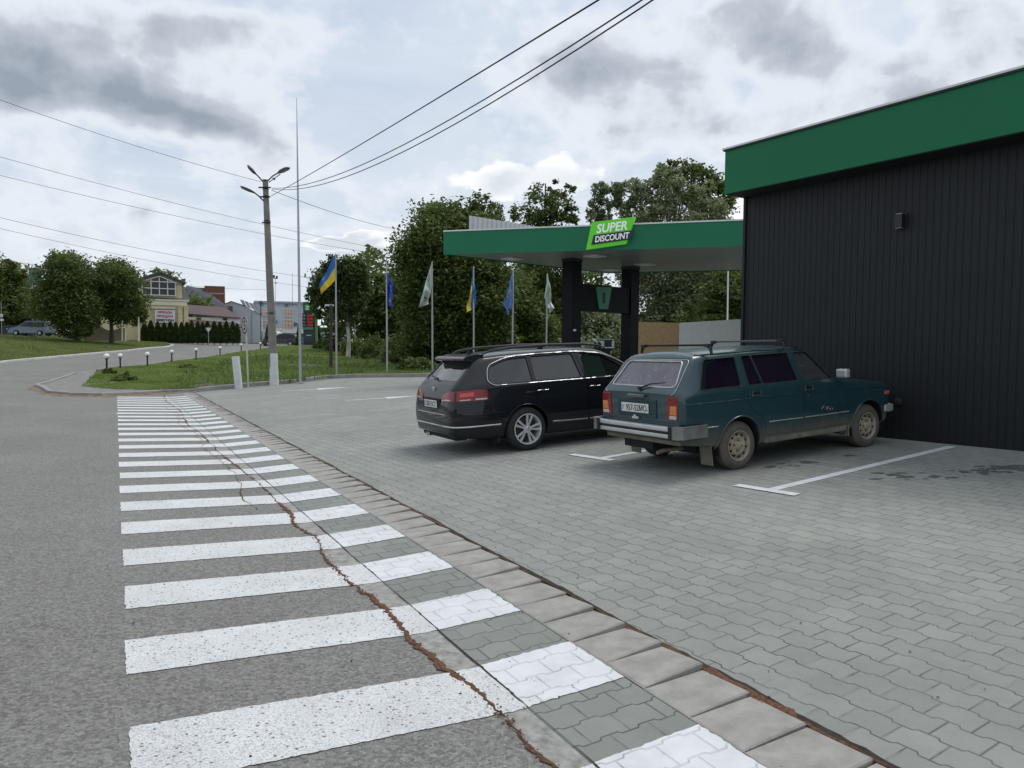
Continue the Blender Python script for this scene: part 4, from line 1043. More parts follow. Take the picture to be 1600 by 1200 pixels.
for i, (bpx, tpx, D, kind, cor, lab) in enumerate(FL):
    base = onG(bpx[0], D); top = PD(tpx[0], tpx[1], D)
    base.z += .03; o = empty('flagpole', base); tp = top - base
    tag(o, 'slim grey flagpole ' + ['at the left end of the row, on the kerb', 'second from the left, in front of the bushes', 'third from the left, in front of the dark tree', 'with the limp blue and yellow flag, fourth in the row', 'second from the right, under the canopy corner', 'at the right end of the row beside the black column'][i], 'flagpole', 'row of flagpoles behind the lot')
    MB().tube([(0, 0, -.1), tuple(tp * .5), tuple(tp)], [.048, .042, .03], 10).build('shaft', M_steel, o, smooth=40)
    MB().lathe([(0, 0), (.11, 0), (.11, .03), (.06, .05), (.06, .16), (0, .16)], 12).build('base_collar', M_steel, o)
    mb = MB(); mb.M = Matrix.Translation(tp); mb.lathe([(0, -.04), (.035, -.01), (.035, .02), (0, .05)], 10); mb.build('finial', M_steel, o)
    nu, nv = 36, 26; s = D / F; vs = []; ff = []; mats = {'u': [M_ub, M_uy], 'e': [M_eb if i == 1 else M_eb2, M_st], 'w': [M_fw, M_fg, M_fk]}[kind[0]]
    fn = {'u': ua, 'e': eu, 'w': wf}[kind[0]]; sd_ = -1 if cor[2][0] < 0 else 1
    for a in range(nv + 1):
        v = a / nv
        for b in range(nu + 1):
            u = b / nu
            e = [Vector((c[0] * s, 0, -c[1] * s)) for c in cor]
            p = e[0] * (1 - u) * (1 - v) + e[1] * (1 - u) * v + e[2] * u * v + e[3] * u * (1 - v)
            fold = math.sin(u * 8 + v * 3.2 + i) * .10 * min(1, u * 2.5) + .05 * math.sin(u * 17 + v * 6 + i * 2) * u
            p += Vector((fold * .35 + .035 * sd_, -fold * 1.7, .03 * math.sin(u * 9 + i) * u)); vs.append(tuple(p))
    for a in range(nv):
        for b in range(nu): ff.append((a * (nu + 1) + b, a * (nu + 1) + b + 1, (a + 1) * (nu + 1) + b + 1, (a + 1) * (nu + 1) + b))
    me = bpy.data.meshes.new('flag'); me.from_pydata(vs, [], ff)
    fo = mk('flag', me, mats); fo.location = top + Vector((0, -.01, -.03)); k = 0
    for a in range(nv):
        for b in range(nu): me.polygons[k].material_index = fn((b + .5) / nu, (a + .5) / nv); me.polygons[k].use_smooth = True; k += 1
    md = fo.modifiers.new('th', 'SOLIDIFY'); md.thickness = .006
    tag(fo, lab, 'flag', 'flags on the row of poles')

# ------------------------------------------------------------ far things: small helpers working in photo pixels at a depth
def far(name, label, cat, px, py, D, yaw=0, group=None, sink=0):
    p = PD(px, py, D); th_ = math.atan2(-p.x, p.y); o = empty(name, p, yaw + th_); s = D / F; o.scale = (s * math.cos(th_), s, s); tag(o, label, cat, group); return o
def mtube(pts, r, n=8): return MB().tube(pts, r, n)
M_glassd = simple('dark_window', (.012, .014, .018), .12); M_cream = simple('cream_render', (.66, .57, .34), .85, var=.10, vscale=.3); M_creamw = simple('pale_trim', (.72, .67, .52), .8, var=.08, vscale=.3)
M_roofd = simple('slate_roof', (.055, .06, .075), .7, var=.25, vscale=.5, bump=.4, bscale=2); M_maroon = simple('maroon_roof', (.075, .045, .045), .6, var=.2, vscale=.4)
M_brick = simple('red_brick', (.19, .082, .055), .9, var=.35, vscale=.5, bump=.4, bscale=3); M_wwall = simple('white_render', (.75, .75, .74), .8, var=.08, vscale=.2)
M_bluew = simple('pale_blue_cladding', (.48, .55, .61), .6, var=.06, vscale=.2); M_greyw = simple('grey_cladding', (.50, .55, .60), .55, var=.05, vscale=.2); M_orng = simple('orange_curtain', (.60, .34, .22), .8, var=.2, vscale=1)
# yellow building with gabled window and banner
o = far('yellow_building', 'cream yellow building with gabled window and a white banner on its front', 'building', 230, 536, 97, R(3))
MB().box((-2, 60, 33), (134, 120, 66)).build('wall', M_cream, o)
MB().box((-2, 60, 68), (140, 126, 3.6)).build('cornice', M_creamw, o)
mb = MB(); mb.box((-2, -1.2, 62.5), (132, 2.4, 6)); mb.box((10, -1.4, 55), (72, 2.8, 2)); mb.build('string_course', M_creamw, o)
MB().prism([(-14, 70), (57, 70), (57, 97), (22, 109.5), (-14, 97)], 2, 60).build('gable_wall', M_cream, o)
mb = MB(); mb.prism([(-20, 97), (22, 112), (64, 96), (62, 93.5), (22, 108.6), (-18, 94.5)], -6, 64); mb.build('gable_roof', M_roofd, o)
wn = MB().prism([(-6, 75), (47, 75), (47, 95), (21, 104.5), (-6, 96)], -.2, 1.9).build('window', M_glassd, o)
mb = MB()
for x in (-6, 7.5, 20.5, 33.5, 46): mb.box((x, -.8, 75 + (96 + 8 * (1 - abs(x - 21) / 27) - 75) / 2), (1.5, 1.0, 21 + 8 * (1 - abs(x - 21) / 27)))
for z in (75, 85.5, 96): mb.box((20.5, -1.4, z), (54, .9, 1.4))
mb.prism([(-6, 95), (21, 103.8), (48, 94), (48, 95.6), (21, 105.4), (-6, 96.6)], -1.9, -.3)
mb.build('frame', M_white, wn)
mb = MB(); mb.add([(-20, -3, 70), (68, -3, 69.5), (68, 60, 92), (-20, 60, 92), (-20, -3, 69), (68, -3, 68.5), (68, 60, 91), (-20, 60, 91)], [(0, 1, 2, 3), (7, 6, 5, 4), (0, 4, 5, 1), (1, 5, 6, 2), (2, 6, 7, 3), (3, 7, 4, 0)])
mb.add([(68, -3, 69.5), (70, -3, 69.5), (66, 60, 92)], [(0, 1, 2)]); mb.build('roof', M_roofd, o)
for x in (1, 53, 62.5):
    mb = MB(); mb.box((x, -2.2, 29), (7, 4.4, 58)); mb.box((x, -2.5, 57.2), (8.6, 5, 2)); mb.build('pilaster', M_cream, o)
mb = MB(); mb.box((28.5, -3.6, 42), (32, .8, 20)); bn_ = mb.build('banner', M_white, o)
M_btr = simple('banner_red', (.45, .04, .08), .7); M_btk = simple('banner_black', (.03, .03, .04), .7)
fM = lambda z: frameM((28.5, -4.1, z), (1, 0, 0))
fit_text('ОРЕНДА', 24, 4.6, fM(48.2), M_btr, 'banner_line', bn_, .1, bold=.05); fit_text('ПРОДАЖ', 26, 4.6, fM(42.0), M_btr, 'banner_line', bn_, .1, bold=.05); fit_text('0505719761', 29, 4.0, fM(36.0), M_btk, 'banner_line', bn_, .1, bold=.05)
MB().box((27, -3.4, 53.6), (30, .5, 1.0)).build('worn_ledge', simple('worn_ledge', (.22, .2, .18), .8), o)
# house with maroon roof
o = far('maroon_roof_house', 'low white house with maroon metal roof behind the clipped thujas', 'house', 330, 537, 108, R(2))
MB().box((4, 45, 20), (84, 90, 42)).build('wall', M_wwall, o)
MB().add([(-36, -5, 46), (47, -5, 41), (25, 45, 59), (-36, 45, 62), (-36, -5, 44.5), (47, -5, 39.5)], [(0, 1, 2, 3), (0, 4, 5, 1), (1, 5, 2)]).build('roof', M_maroon, o, fix=False)
MB().add([(-36, -6, 37), (40, -6, 33), (56, -20, 26), (-36, -20, 31), (-36, -20, 29.5), (56, -20, 24.5)], [(0, 1, 2, 3), (3, 2, 5, 4)]).build('porch_roof', M_maroon, o, fix=False)
mb = MB()
for x in (-19, 22): mb.box((x, -.6, 38.5), (7, 1.2, 3.4))
mb.build('window', M_glassd, o)
for x in (-25, 10, 38): MB().box((x, -18, 13), (3, 3, 28)).build('porch_post', M_creamw, o)
# large slate roof house with unfinished brick tower
o = far('slate_roof_house', 'dark slate roofed house with an unfinished brown and red brick upper floor', 'house', 322, 537, 125, 0)
MB().box((-2, 60, 30), (90, 100, 60)).build('wall', M_brick, o)
MB().add([(-35, 0, 56), (38, 0, 56), (24, 40, 66), (-2, 42, 88), (-30, 42, 92), (-35, 0, 54), (38, 0, 54)], [(0, 1, 2, 3, 4), (0, 5, 6, 1)]).build('roof', M_roofd, o, fix=False)
tw = MB().box((15, 50, 74), (33, 30, 37)).build('brick_tower', M_brick, o)
MB().box((15, 50, 80.5), (33.6, 30.6, 2.2)).build('mortar_band', simple('mortar', (.38, .30, .24), .9), tw)
MB().box((-14, 56, 81), (27, 30, 14)).build('upper_block', simple('brown_block', (.14, .105, .085), .9, var=.2, vscale=.5), o)
MB().box((-14, 56, 88.6), (28, 31, 1.6)).build('slab_edge', simple('mossy_slab', (.16, .14, .06), .9, var=.2), o)
for x, z in ((-23, 66), (12, 58)): MB().tube([(x, 6, z - 3), (x, 6, z + 5)], .6, 6).build('vent_pipe', M_white, o)
# grey industrial gable building with solar panels
o = far('grey_gabled_hall', 'pale grey metal hall with low gable and solar panels on its roof', 'building', 374, 538, 135, R(-4))
MB().prism([(-32, 0), (34, 0), (34, 46), (8, 60), (-12, 66), (-32, 58)], 0, 60).build('wall', M_greyw, o)
MB().add([(-33, -2, 58.5), (-12, -2, 67), (-12, 62, 67), (-33, 62, 58.5), (8, -2, 61), (8, 62, 61), (35, -2, 46.5), (35, 62, 46.5)], [(0, 1, 2, 3), (1, 4, 5, 2), (4, 6, 7, 5)]).build('roof', simple('hall_roof', (.30, .36, .36), .5), o, fix=False)
mb = MB()
for i in range(4):
    x = 6 + i * 7; z = 61.5 - i * 2.2; mb.add([(x, 6, z - 1), (x + 6, 6, z - 3), (x - 1, 34, z + 9), (x - 7, 34, z + 10)], [(0, 1, 2, 3)])
mb.build('solar_panel', M_glassd, o, fix=False)
MB().tube([(20, -1, 0), (20, -1, 52)], .5, 6).build('downpipe', M_steel, o)
# pale blue two storey block
o = far('pale_blue_block', 'pale blue two storey block with orange curtained windows behind the lamp pole', 'building', 440, 539, 145, R(3))
MB().box((-2, 40, 32.5), (78, 80, 65)).build('wall', M_bluew, o)
MB().box((-2, 39, 66), (80, 84, 3.2)).build('parapet', simple('parapet_blue', (.30, .36, .42), .6), o)
MB().box((-2, -1, 22), (77, 2, 7)).build('white_band', M_wwall, o); MB().box((-2, -3.4, 17.4), (79, 6, 1.8)).build('awning', simple('brown_awning', (.10, .07, .06), .6), o)
MB().box((6, -1, 8), (56, 1.6, 17)).build('shutter', simple('blue_shutter', (.18, .21, .26), .5, var=.08, vscale=.4), o)
for (x, z, w, h) in ((-27, 50, 9, 10), (11, 50, 13, 11), (-27, 31, 9, 12), (11, 32, 14, 14)):
    f = MB().box((x, -.6, z), (w, 1.2, h)).build('window', M_orng, o)
    mb = MB()
    for q in range(4): mb.box((x - w / 2 + w * q / 3, -1.5, z), (.9, .8, h))
    for q in (-.5, .12, .5): mb.box((x, -1.6, z + q * h), (w, .8, .8))
    mb.build('frame', M_wwall, f)
for (x, z) in ((-9, 36), (22, 33), (8, 62), (-31, 62)): MB().box((x, -2, z), (4.5, 3.6, 4.5 if z < 50 else 3)).build('air_conditioner', simple('unit_grey', (.12, .14, .16), .6), o)
# low green roofed building right of the price sign
o = far('green_roof_hall', 'low grey hall with green roof edge right of the price sign', 'building', 516, 541, 120, 0)
MB().box((4, 30, 11), (60, 60, 26)).build('wall', simple('hall_grey', (.33, .38, .42), .6, var=.05, vscale=.2), o)
MB().box((4, 30, 26.5), (62, 63, 5.5)).build('roof_edge', M_fgreen, o)
MB().box((-9, 3, 0), (8, 2, 18)).build('door', M_wwall, o)
# price sign
o = far('price_sign', 'tall green and black fuel price totem with red digits on the lawn', 'price sign', 484, 541, 78, R(-8)); M_pg = simple('totem_green', (.02, .16, .045), .4)
MB().box((2, 2, -2), (27, 10, 8)).build('plinth', simple('totem_plinth', (.36, .35, .30), .9, var=.2, vscale=.3), o)
MB().box((1, 2, 34), (22, 5, 68)).build('totem', simple('totem_black', (.012, .016, .022), .3), o)
MB().box((1.2, 2, 66.5), (16.4, 6.5, 3)).build('top_cap', M_pg, o); MB().box((10.4, 2, 33), (3.2, 6.5, 66)).build('edge_strip', simple('edge_strip', (.12, .26, .06), .4), o)
f = MB().box((-.5, -1.2, 60), (14, 1.6, 9)).build('brand_panel', simple('panel_green', (.08, .34, .11), .4), o)
fit_text('SUPER', 9, 2.6, frameM((-.5, -2.2, 61.5), (1, 0, 0)), M_signw, 'panel_lettering', f, .1, shear=.2, bold=.02); fit_text('DISCOUNT', 10.5, 2.2, frameM((-.5, -2.2, 57.8), (1, 0, 0)), M_signw, 'panel_lettering', f, .1, shear=.2, bold=.02)
M_led = simple('red_led', (.4, .02, .02), .5, emis=(.85, .03, .03, .25))
sc_ = MB().box((-2.5, -1.2, 40), (17, 1.8, 21)).build('price_panel', M_black, o)
for z, t, k in ((47.5, '44.99', 'A98'), (42.5, '42.99', 'A95'), (37.5, '42.49', 'ДП'), (32.5, '19.99', 'ГАЗ')):
    fit_text(t, 8.8, 3.9, frameM((.8, -2.3, z), (1, 0, 0)), M_led, 'price_digits', sc_, .1, bold=.02)
    fit_text(k, 3, 2.4, frameM((-8.2, -2.3, z), (1, 0, 0)), M_wwall, 'grade_name', sc_, .1)
MB().box((-2.5, -1.4, 27.6), (17, 1.6, 3.6)).build('green_band', simple('band_green', (.05, .30, .14), .4), o)
MB().box((-1, -1.2, 15), (16, 1.4, 16)).build('lower_panel', simple('panel_navy', (.02, .045, .06), .35), o)
MB().box((-1, -2.3, 17), (8, .3, 1)).build('pale_line', M_wwall, o)
# far poles
def fpole(name, label, px, y0, y1, D, r, mat, cat='pole', top=None, px2=None):
    o = far(name, label, cat, px, y0, D); MB().tube([(0, 0, -3), ((px2 or px) - px, 0, y0 - y1)], [r, r * .7], 8).build('shaft', mat, o, smooth=40)
    return o
o = fpole('utility_pole', 'dark wooden utility pole left of the leaning lamp pole by the blue block', 408, 540, 470, 100, 1.0, simple('dark_wood', (.05, .045, .04), .9))
MB().box((0, 0, 67), (7, 1, 1)).build('crossarm', M_blackm, o)
o = fpole('floodlight_mast', 'slim floodlight mast just right of the lamp pole over the blue block', 431, 539, 436, 125, .5, M_steel, 'mast')
mb = MB(); mb.box((0, -1, 103), (6, 2, 1)); mb.box((-2, -1.5, 106), (3, 2, 4)); mb.box((2.4, -1.5, 105), (3, 2, 4)); mb.box((1, -1, 96), (4, 2, 1)); mb.build('floodlight', M_blackm, o)
o = fpole('antenna_mast', 'hair thin antenna on the flat roof of the pale blue block', 457, 474, 427, 140, .32, M_blackm, 'antenna')
MB().box((0, 0, 1), (3, 3, 2)).build('foot', M_steel, o)
o = fpole('lamp_post', 'curved top street lamp standing behind the two round trees', 210, 500, 420, 88, .9, M_blackm, 'street lamp')
MB().tube([(0, 0, 79), (-1.5, 0, 84), (-6, 0, 86), (-9, 0, 85.5)], .5, 6).build('lamp_arm', M_blackm, o); MB().box((-11, 0, 85), (5, 2, 1)).build('lamp_head', M_lgrey, o)
o = far('wooden_post', 'dark square post with a flat white bar on top, left of the first flagpole', 'post', 517, 576, 41)
MB().add([(-2.6, -2, 0), (2.6, -2, 0), (2.6, 2, 0), (-2.6, 2, 0), (-1.6, -1.6, 99), (3.0, -1.6, 99), (3.0, 1.6, 99), (-1.6, 1.6, 99)], [(3, 2, 1, 0), (4, 5, 6, 7), (0, 1, 5, 4), (1, 2, 6, 5), (2, 3, 7, 6), (3, 0, 4, 7)]).build('post', simple('weathered_post', (.06, .052, .045), .9, var=.3, vscale=.4), o)
MB().box((-2, 0, 98.6), (14, 3, 2.4)).build('cross_bar', M_wwall, o)
def tri_sign(px, py, D, w, label, arrow=False):
    o = far('yield_sign', label, 'road sign', px, py, D)
    MB().tube([(0, 0, -20), (0, 0, 34)], .5, 6).build('post', M_steel, o)
    MB().prism([(-w, 33), (w, 33), (0, 33 - w * 1.7)], -1.2, -.6).build('plate', simple('sign_plate', (.45, .40, .36), .6), o)
    MB().prism([(-w * .62, 31.6), (w * .62, 31.6), (0, 31.6 - w * 1.05)], -1.6, -1.3).build('inner_triangle', M_wwall, o)
    if arrow:
        b = MB().box((0, -1, 13), (6.5, .6, 11)).build('arrow_plate', simple('sign_blue', (.03, .07, .30), .5), o)
        mb = MB(); mb.box((0, -1.6, 12), (1.1, .4, 6)); mb.prism([(-2, 14), (2, 14), (0, 17.4)], -1.8, -1.4); mb.build('arrow', M_wwall, b)
tri_sign(326, 545, 92, 5, 'triangular yield sign in front of the clipped thuja row'); tri_sign(439, 544, 95, 4.6, 'yield sign with blue arrow plate right of the lamp pole', True)
o = far('billboard', 'tall green billboard with a pale lower strip standing among the left trees', 'billboard', 57, 528, 100)
for x in (-3, 6): MB().box((x, 2, 40), (1.4, 1.4, 84)).build('post', M_blackm, o)
MB().box((0, 0, 92), (19, 2, 33)).build('board', simple('board_green', (.09, .16, .13), .6, var=.35, vscale=.3), o); MB().box((0, -1.2, 79), (19, .8, 6.5)).build('lower_strip', simple('board_pale', (.50, .56, .62), .6), o)
MB().box((6, 0, 111), (8, 3, 3)).build('board_lamp', M_blackm, o)
o = far('small_sign', 'small white notice on a thin post at the left edge', 'sign', 3, 524, 80)
MB().tube([(0, 0, -2), (0, 0, 52)], .5, 6).build('post', M_steel, o); MB().box((0, -1, 31), (5, .6, 5)).build('plate', M_wwall, o); MB().box((.5, -1, 24), (6, .6, 3.5)).build('lower_plate', M_wwall, o)
o = far('garden_wall', 'cream garden wall with arched top behind the two round trees', 'wall', 150, 530, 84)
MB().prism([(-20, -2), (46, -2), (46, 15), (38, 18), (30, 15), (20, 14), (10, 18), (0, 20), (-10, 18), (-20, 20)], 0, 3).build('wall_panel', simple('wall_cream', (.30, .27, .19), .9, var=.15, vscale=.4), o)
MB().box((-20, 1, 9), (4, 5, 24)).build('pier', M_creamw, o)
o = far('cream_house', 'small cream house with low wall glimpsed behind the parked silver minivan', 'house', 48, 516, 105)
MB().box((0, 15, 4), (52, 30, 17)).build('wall', M_cream, o); MB().box((0, 14, 13.2), (56, 34, 2)).build('roof', simple('brown_roof', (.16, .08, .05), .8), o); MB().box((-18, -1, 5), (6, 1, 6)).build('window', M_glassd, o)
o = far('dark_fence', 'dark fence behind the silver minivan at the left', 'fence', 12, 523, 88); MB().box((0, 0, 6), (80, 1, 18)).build('fence_panel', simple('fence_dark', (.04, .05, .065), .8, var=.2, vscale=.4), o)
MB().box((-10, -1, 6), (1.5, 2, 19)).build('fence_post', M_blackm, o)

# far vehicles (side profile extruded, wheels, windows)
def smallcar(name, label, px, py, D, yaw, L_, prof, win, paint, W=1.7, wheels=(.8, 3.4), wr=.31, cat='car', lights=None):
    o = empty(name, PD(px, py, D), yaw); tag(o, label, cat)
    n = len(prof); vs = []
    for yy, sc in ((-W / 2 + .10, .985), (-W / 2, 1), (W / 2, 1), (W / 2 - .10, .985)):
        for x, z in prof:
            ins = .13 if z > 1.0 and cat == 'car' else .03
            y2 = yy * (1 - ins * (z > 1.0)); vs.append((L_ / 2 + (x - L_ / 2) * sc, y2, .5 + (z - .5) * sc))
    fs = [tuple(range(n)), tuple(range(4 * n - 1, 3 * n - 1, -1))] + [(k * n + i, (k + 1) * n + i, (k + 1) * n + (i + 1) % n, k * n + (i + 1) % n) for k in range(3) for i in range(n)]
    MB().add(vs, fs).build('body', paint, o, smooth=35)
    for q in win:
        mb = MB()
        yy = W / 2 * (.87 if cat == 'car' else .97)
        mb.prism(q, -yy - .02, -yy + .05); mb.prism(q, yy - .05, yy + .02); mb.build('window', M_glassd, o)
    w0 = None
    for x in wheels:
        for y in (-W / 2 + .09, W / 2 - .09):
            mb = MB(); mb.lathe([(0, -.09), (wr * .6, -.09), (wr, -.08), (wr, .08), (wr * .6, .09), (0, .09)], 20, 'Y'); w1 = mb.build('wheel', M_blackm, o, smooth=35); w1.location = (x, y, wr)
            mb = MB(); mb.lathe([(0, -.10), (wr * .55, -.10), (wr * .55, .10), (0, .10)], 14, 'Y'); mb.build('rim', M_steel, w1)
    if lights:
        for (x, z, m_) in lights:
            for y in (-W / 2 + .2, W / 2 - .2): MB().box((x, y, z), (.12, .28, .16)).build('headlight' if m_ == 0 else 'tail_light', M_white if m_ == 0 else M_btr, o)
    return o
VAN = [(0, .35), (0, 1.0), (.25, 1.75), (1.2, 1.85), (2.4, 1.8), (3.3, 1.2), (4.2, .95), (4.4, .6), (4.4, .3)]
smallcar('parked_minivan', 'silver blue minivan parked on the verge beside the left trees', 80.5, 525, 83, R(180), 4.3, [(a, b * .92) for a, b in VAN], [[(.35, 1.0), (.45, 1.45), (1.7, 1.5), (1.7, 1.0)], [(1.8, 1.0), (1.8, 1.5), (2.4, 1.48), (3.05, 1.05)]], simple('silver_blue_paint', (.16, .19, .23), .3, metal=.3), lights=[(4.36, .72, 0)])
BVAN = [(0, .35), (0, 2.3), (.3, 2.5), (3.9, 2.5), (4.6, 2.2), (5.1, 1.4), (5.8, 1.15), (5.95, .7), (5.95, .3)]
smallcar('white_van', 'high roofed white van parked beyond the lamp pole', 437, 539, 140, R(170), 5.9, BVAN, [[(4.0, 1.35), (4.0, 2.0), (4.5, 1.95), (4.95, 1.35)]], M_white, W=2.0, wheels=(1.1, 4.7), wr=.36, cat='van', lights=[(5.9, .85, 0)])
HB = [(0, .35), (0, .95), (.3, 1.4), (.9, 1.5), (2.1, 1.5), (2.9, 1.0), (4.0, .8), (4.15, .55), (4.15, .3)]
smallcar('dark_car', 'black hatchback parked beyond the lawn between lamp pole and price sign', 466, 541, 92, R(184), 4.1, HB, [[(.45, .98), (.55, 1.35), (1.4, 1.4), (1.4, .98)], [(1.5, .98), (1.5, 1.4), (2.05, 1.38), (2.65, 1.0)]], simple('black_paint_far', (.02, .022, .025), .2), lights=[(4.1, .65, 0)])
# ------------------------------------------------------------ trees, hedge and bushes
M_bark = simple('bark', (.075, .062, .05), .95, var=.35, vscale=3, bump=.8, bscale=25)
M_birch = simple('birch_bark', (.42, .41, .38), .9, var=.35, vscale=2.2, bump=.5, bscale=12)
LF = dict(dark=mat_leaf('leaves_dark', (.052, .080, .020), (.17, .215, .062), .36), mid=mat_leaf('leaves_mid', (.062, .092, .022), (.17, .21, .06), .34),
          lime=mat_leaf('leaves_lime', (.08, .12, .022), (.19, .23, .06), .35), willow=mat_leaf('leaves_willow', (.15, .185, .098), (.36, .40, .23), .36),
          birch=mat_leaf('leaves_birch', (.045, .070, .026), (.12, .16, .055), .32), thuja=mat_leaf('leaves_thuja', (.028, .055, .016), (.085, .13, .040), .15))
def T(name, label, px, py, D, ells_px, mat, leaf, n, trunk=.16, cat='tree', group=None, bark=None, **kw):
    """crown ellipsoids given in photo pixels (cx, cy, rx, ry) around the base pixel, turned into metres at depth D"""
    s = D / F; base = PD(px, py, D); E = []
    for e in ells_px:
        cx, cy, rx, ry = e[:4]; dy = e[4] if len(e) > 4 else 0; E.append(((cx - px) * s, dy, (py - cy) * s, rx * s, min(rx, ry) * s * 1.0, ry * s))
    return tree(name, label, cat, base, 0, E, leaf, n, LF[mat], bark or M_bark, trunk, group, **kw)
T('round_tree', 'dark round tree left of the pair beyond the road bend, reaching the grass', 120, 531, 78, [(108, 440, 40, 46), (103, 475, 46, 40), (120, 515, 30, 18), (98, 415, 22, 20)], 'dark', .15, 30000, .25, per=44, clump=.17, core=.3)
T('round_tree', 'dark round tree right of the pair beyond the road bend, on a clear trunk', 174, 531, 82, [(186, 440, 36, 34), (190, 475, 42, 30), (165, 450, 28, 36), (208, 490, 24, 18)], 'dark', .15, 26000, .22, per=44, clump=.17, core=.3)
for i, (px, h) in enumerate(((191, 30), (196, 24), (216.5, 36))):
    o = far('tree_stake', ['pale stake, left of three under the right round tree', 'pale stake, middle of three under the right round tree', 'white painted trunk at the right of the round trees'][i], 'stake', px, 531, 81, group='pale stakes beneath the round trees'); MB().tube([(0, 0, -2), (.6, 0, h)], [1.5, 1.1], 7).build('shaft', M_creamw, o)
T('hill_tree', 'tall tree cut by the left edge beyond the verge', -2, 520, 92, [(-15, 440, 50, 40), (12, 470, 34, 42), (20, 425, 24, 16)], 'mid', .19, 17000, .3, per=44)
T('hill_tree', 'brownish green tree behind the billboard at the left', 48, 520, 112, [(45, 470, 30, 40), (70, 480, 26, 34)], 'mid', .26, 6000, .25, per=34)
T('hill_bush_tree', 'light green low tree behind the silver minivan', 20, 523, 95, [(18, 490, 34, 26), (55, 500, 22, 18)], 'lime', .22, 5000, .15, per=34)
# clipped thuja row
th = None; rr = random.Random(9); L0 = [
 (226, 503), (236, 501), (247, 503), (257, 504), (266.5, 503), (275, 504), (284, 505), (292.5, 504), (300, 501), (309.5, 503), (317, 504), (324.5, 502), (335, 502), (344, 503), (354, 502), (364, 503), (371, 506)]
ordn = ['leftmost', 'second', 'third', 'fourth', 'fifth', 'sixth', 'seventh', 'eighth', 'ninth', 'tenth', 'eleventh', 'twelfth', 'thirteenth', 'fourteenth', 'fifteenth', 'sixteenth', 'rightmost']
for i, (px, top) in enumerate(L0):
    D = 96; p = PD(px, 536.5, D); hgt = (536.5 - top) * D / F
    if th is None:
        th = empty('thuja', p); n = 3600; z = rng.uniform(0, 1, n); a = rng.uniform(0, 6.283, n)
        rad = .40 * np.minimum(1, (1.02 - z) * 2.2) ** .7 * np.minimum(1, .75 + z * 1.2) * rng.uniform(.8, 1.05, n)
        leaf_mesh('foliage', np.c_[rad * np.cos(a), rad * np.sin(a), z * 2.75 + .05], .10, LF['thuja'], th, hang=.0, asp=.5); mtube([(0, 0, -.2), (0, 0, 1.8)], .06).build('trunk', M_bark, th)
        MB().lathe([(0, .1), (.26, .15), (.30, 1.2), (.22, 2.0), (.08, 2.5), (0, 2.6)], 12).build('inner_foliage', LF['thuja'], th, smooth=60); c = th
    else: c = copy_tree(th)
    c.location = p; w = rr.uniform(.92, 1.1); c.scale = (w, w, hgt / 2.75 * rr.uniform(.98, 1.02)); c.rotation_euler = (0, 0, rr.uniform(0, 6))
    tag(c, f'{ordn[i]} clipped dark thuja' + (' counted from the left' if 0 < i < 16 else '') + ' in the row before the yellow building', 'thuja', 'row of clipped thujas')
for i, (px, py, top, D, w) in enumerate(((420, 540, 503, 97, 9), (467, 545, 506, 84, 6), (497.5, 541, 511, 80, 6))):
    s = D / F; o = empty('cone_thuja', PD(px, py, D)); tag(o, ['dark cone thuja just left of the concrete lamp pole', 'dark cone thuja left of the price sign', 'dark cone thuja right of the price sign'][i], 'thuja', 'dark cone thujas')
    n = 1800; z = rng.uniform(0, 1, n) ** 1.3; a = rng.uniform(0, 6.283, n); rad = w * s * (1 - z) ** .8 * rng.uniform(.55, 1.05, n); hh = (py - top) * s
    leaf_mesh('foliage', np.c_[rad * np.cos(a), rad * np.sin(a), z * hh], .11, LF['thuja'], o); mtube([(0, 0, -.3), (0, 0, hh * .6)], .07).build('trunk', M_bark, o)
# birch
T('birch_tree', 'tall birch with hanging twigs and a white trunk behind the first flagpole', 544, 551, 54, [(548, 425, 24, 30), (515, 440, 28, 26), (497, 465, 14, 30), (535, 470, 20, 30), (566, 450, 14, 26), (520, 415, 18, 16)], 'birch', .13, 13000, .14, bark=M_birch, hang=.55, per=60, clump=.3, core=.2)
o = far('slender_birch', 'second thin white birch trunk standing among the bushes', 'tree', 556, 545, 64); mtube([(0, 0, -2), (-2, 0, 30), (0, 0, 62)], [1.6, 1.3, .8], 7).build('trunk', M_birch, o)
leaf_mesh('crown', np.array([0, 4, 62]) + rng.normal(size=(1600, 3)) * np.array([10, 8, 14]), 2.6, LF['birch'], o)
T('young_tree', 'mid green tree between the birch and the big dark tree', 600, 566, 66, [(603, 475, 30, 44), (592, 505, 30, 40), (625, 480, 30, 50), (588, 455, 16, 20)], 'mid', .2, 12000, .16, per=36)
T('big_dark_tree', 'largest dark walnut tree rising left of the canopy corner', 696, 584, 45, [(700, 400, 78, 80), (672, 480, 54, 76), (740, 470, 66, 84), (650, 420, 34, 46), (700, 545, 86, 36), (755, 345, 34, 34), (690, 345, 36, 30), (765, 530, 50, 44)], 'dark', .13, 72000, .32, per=56, clump=.15, core=.3, limbs=22)
T('canopy_tree', 'dark tree with open crown rising behind the left half of the canopy', 850, 580, 58, [(852, 330, 44, 42), (870, 300, 24, 18), (820, 350, 26, 26), (885, 345, 24, 30), (850, 420, 60, 60), (830, 500, 60, 60), (890, 500, 50, 60)], 'dark', .15, 20000, .26, per=46, clump=.13, core=.1, limbs=30)
T('slim_tree', 'slim light crowned tree between the canopy tree and the willow', 938, 578, 60, [(937, 310, 20, 34), (932, 355, 24, 30)], 'willow', .13, 4200, .14, per=46, hang=.3, core=.1)
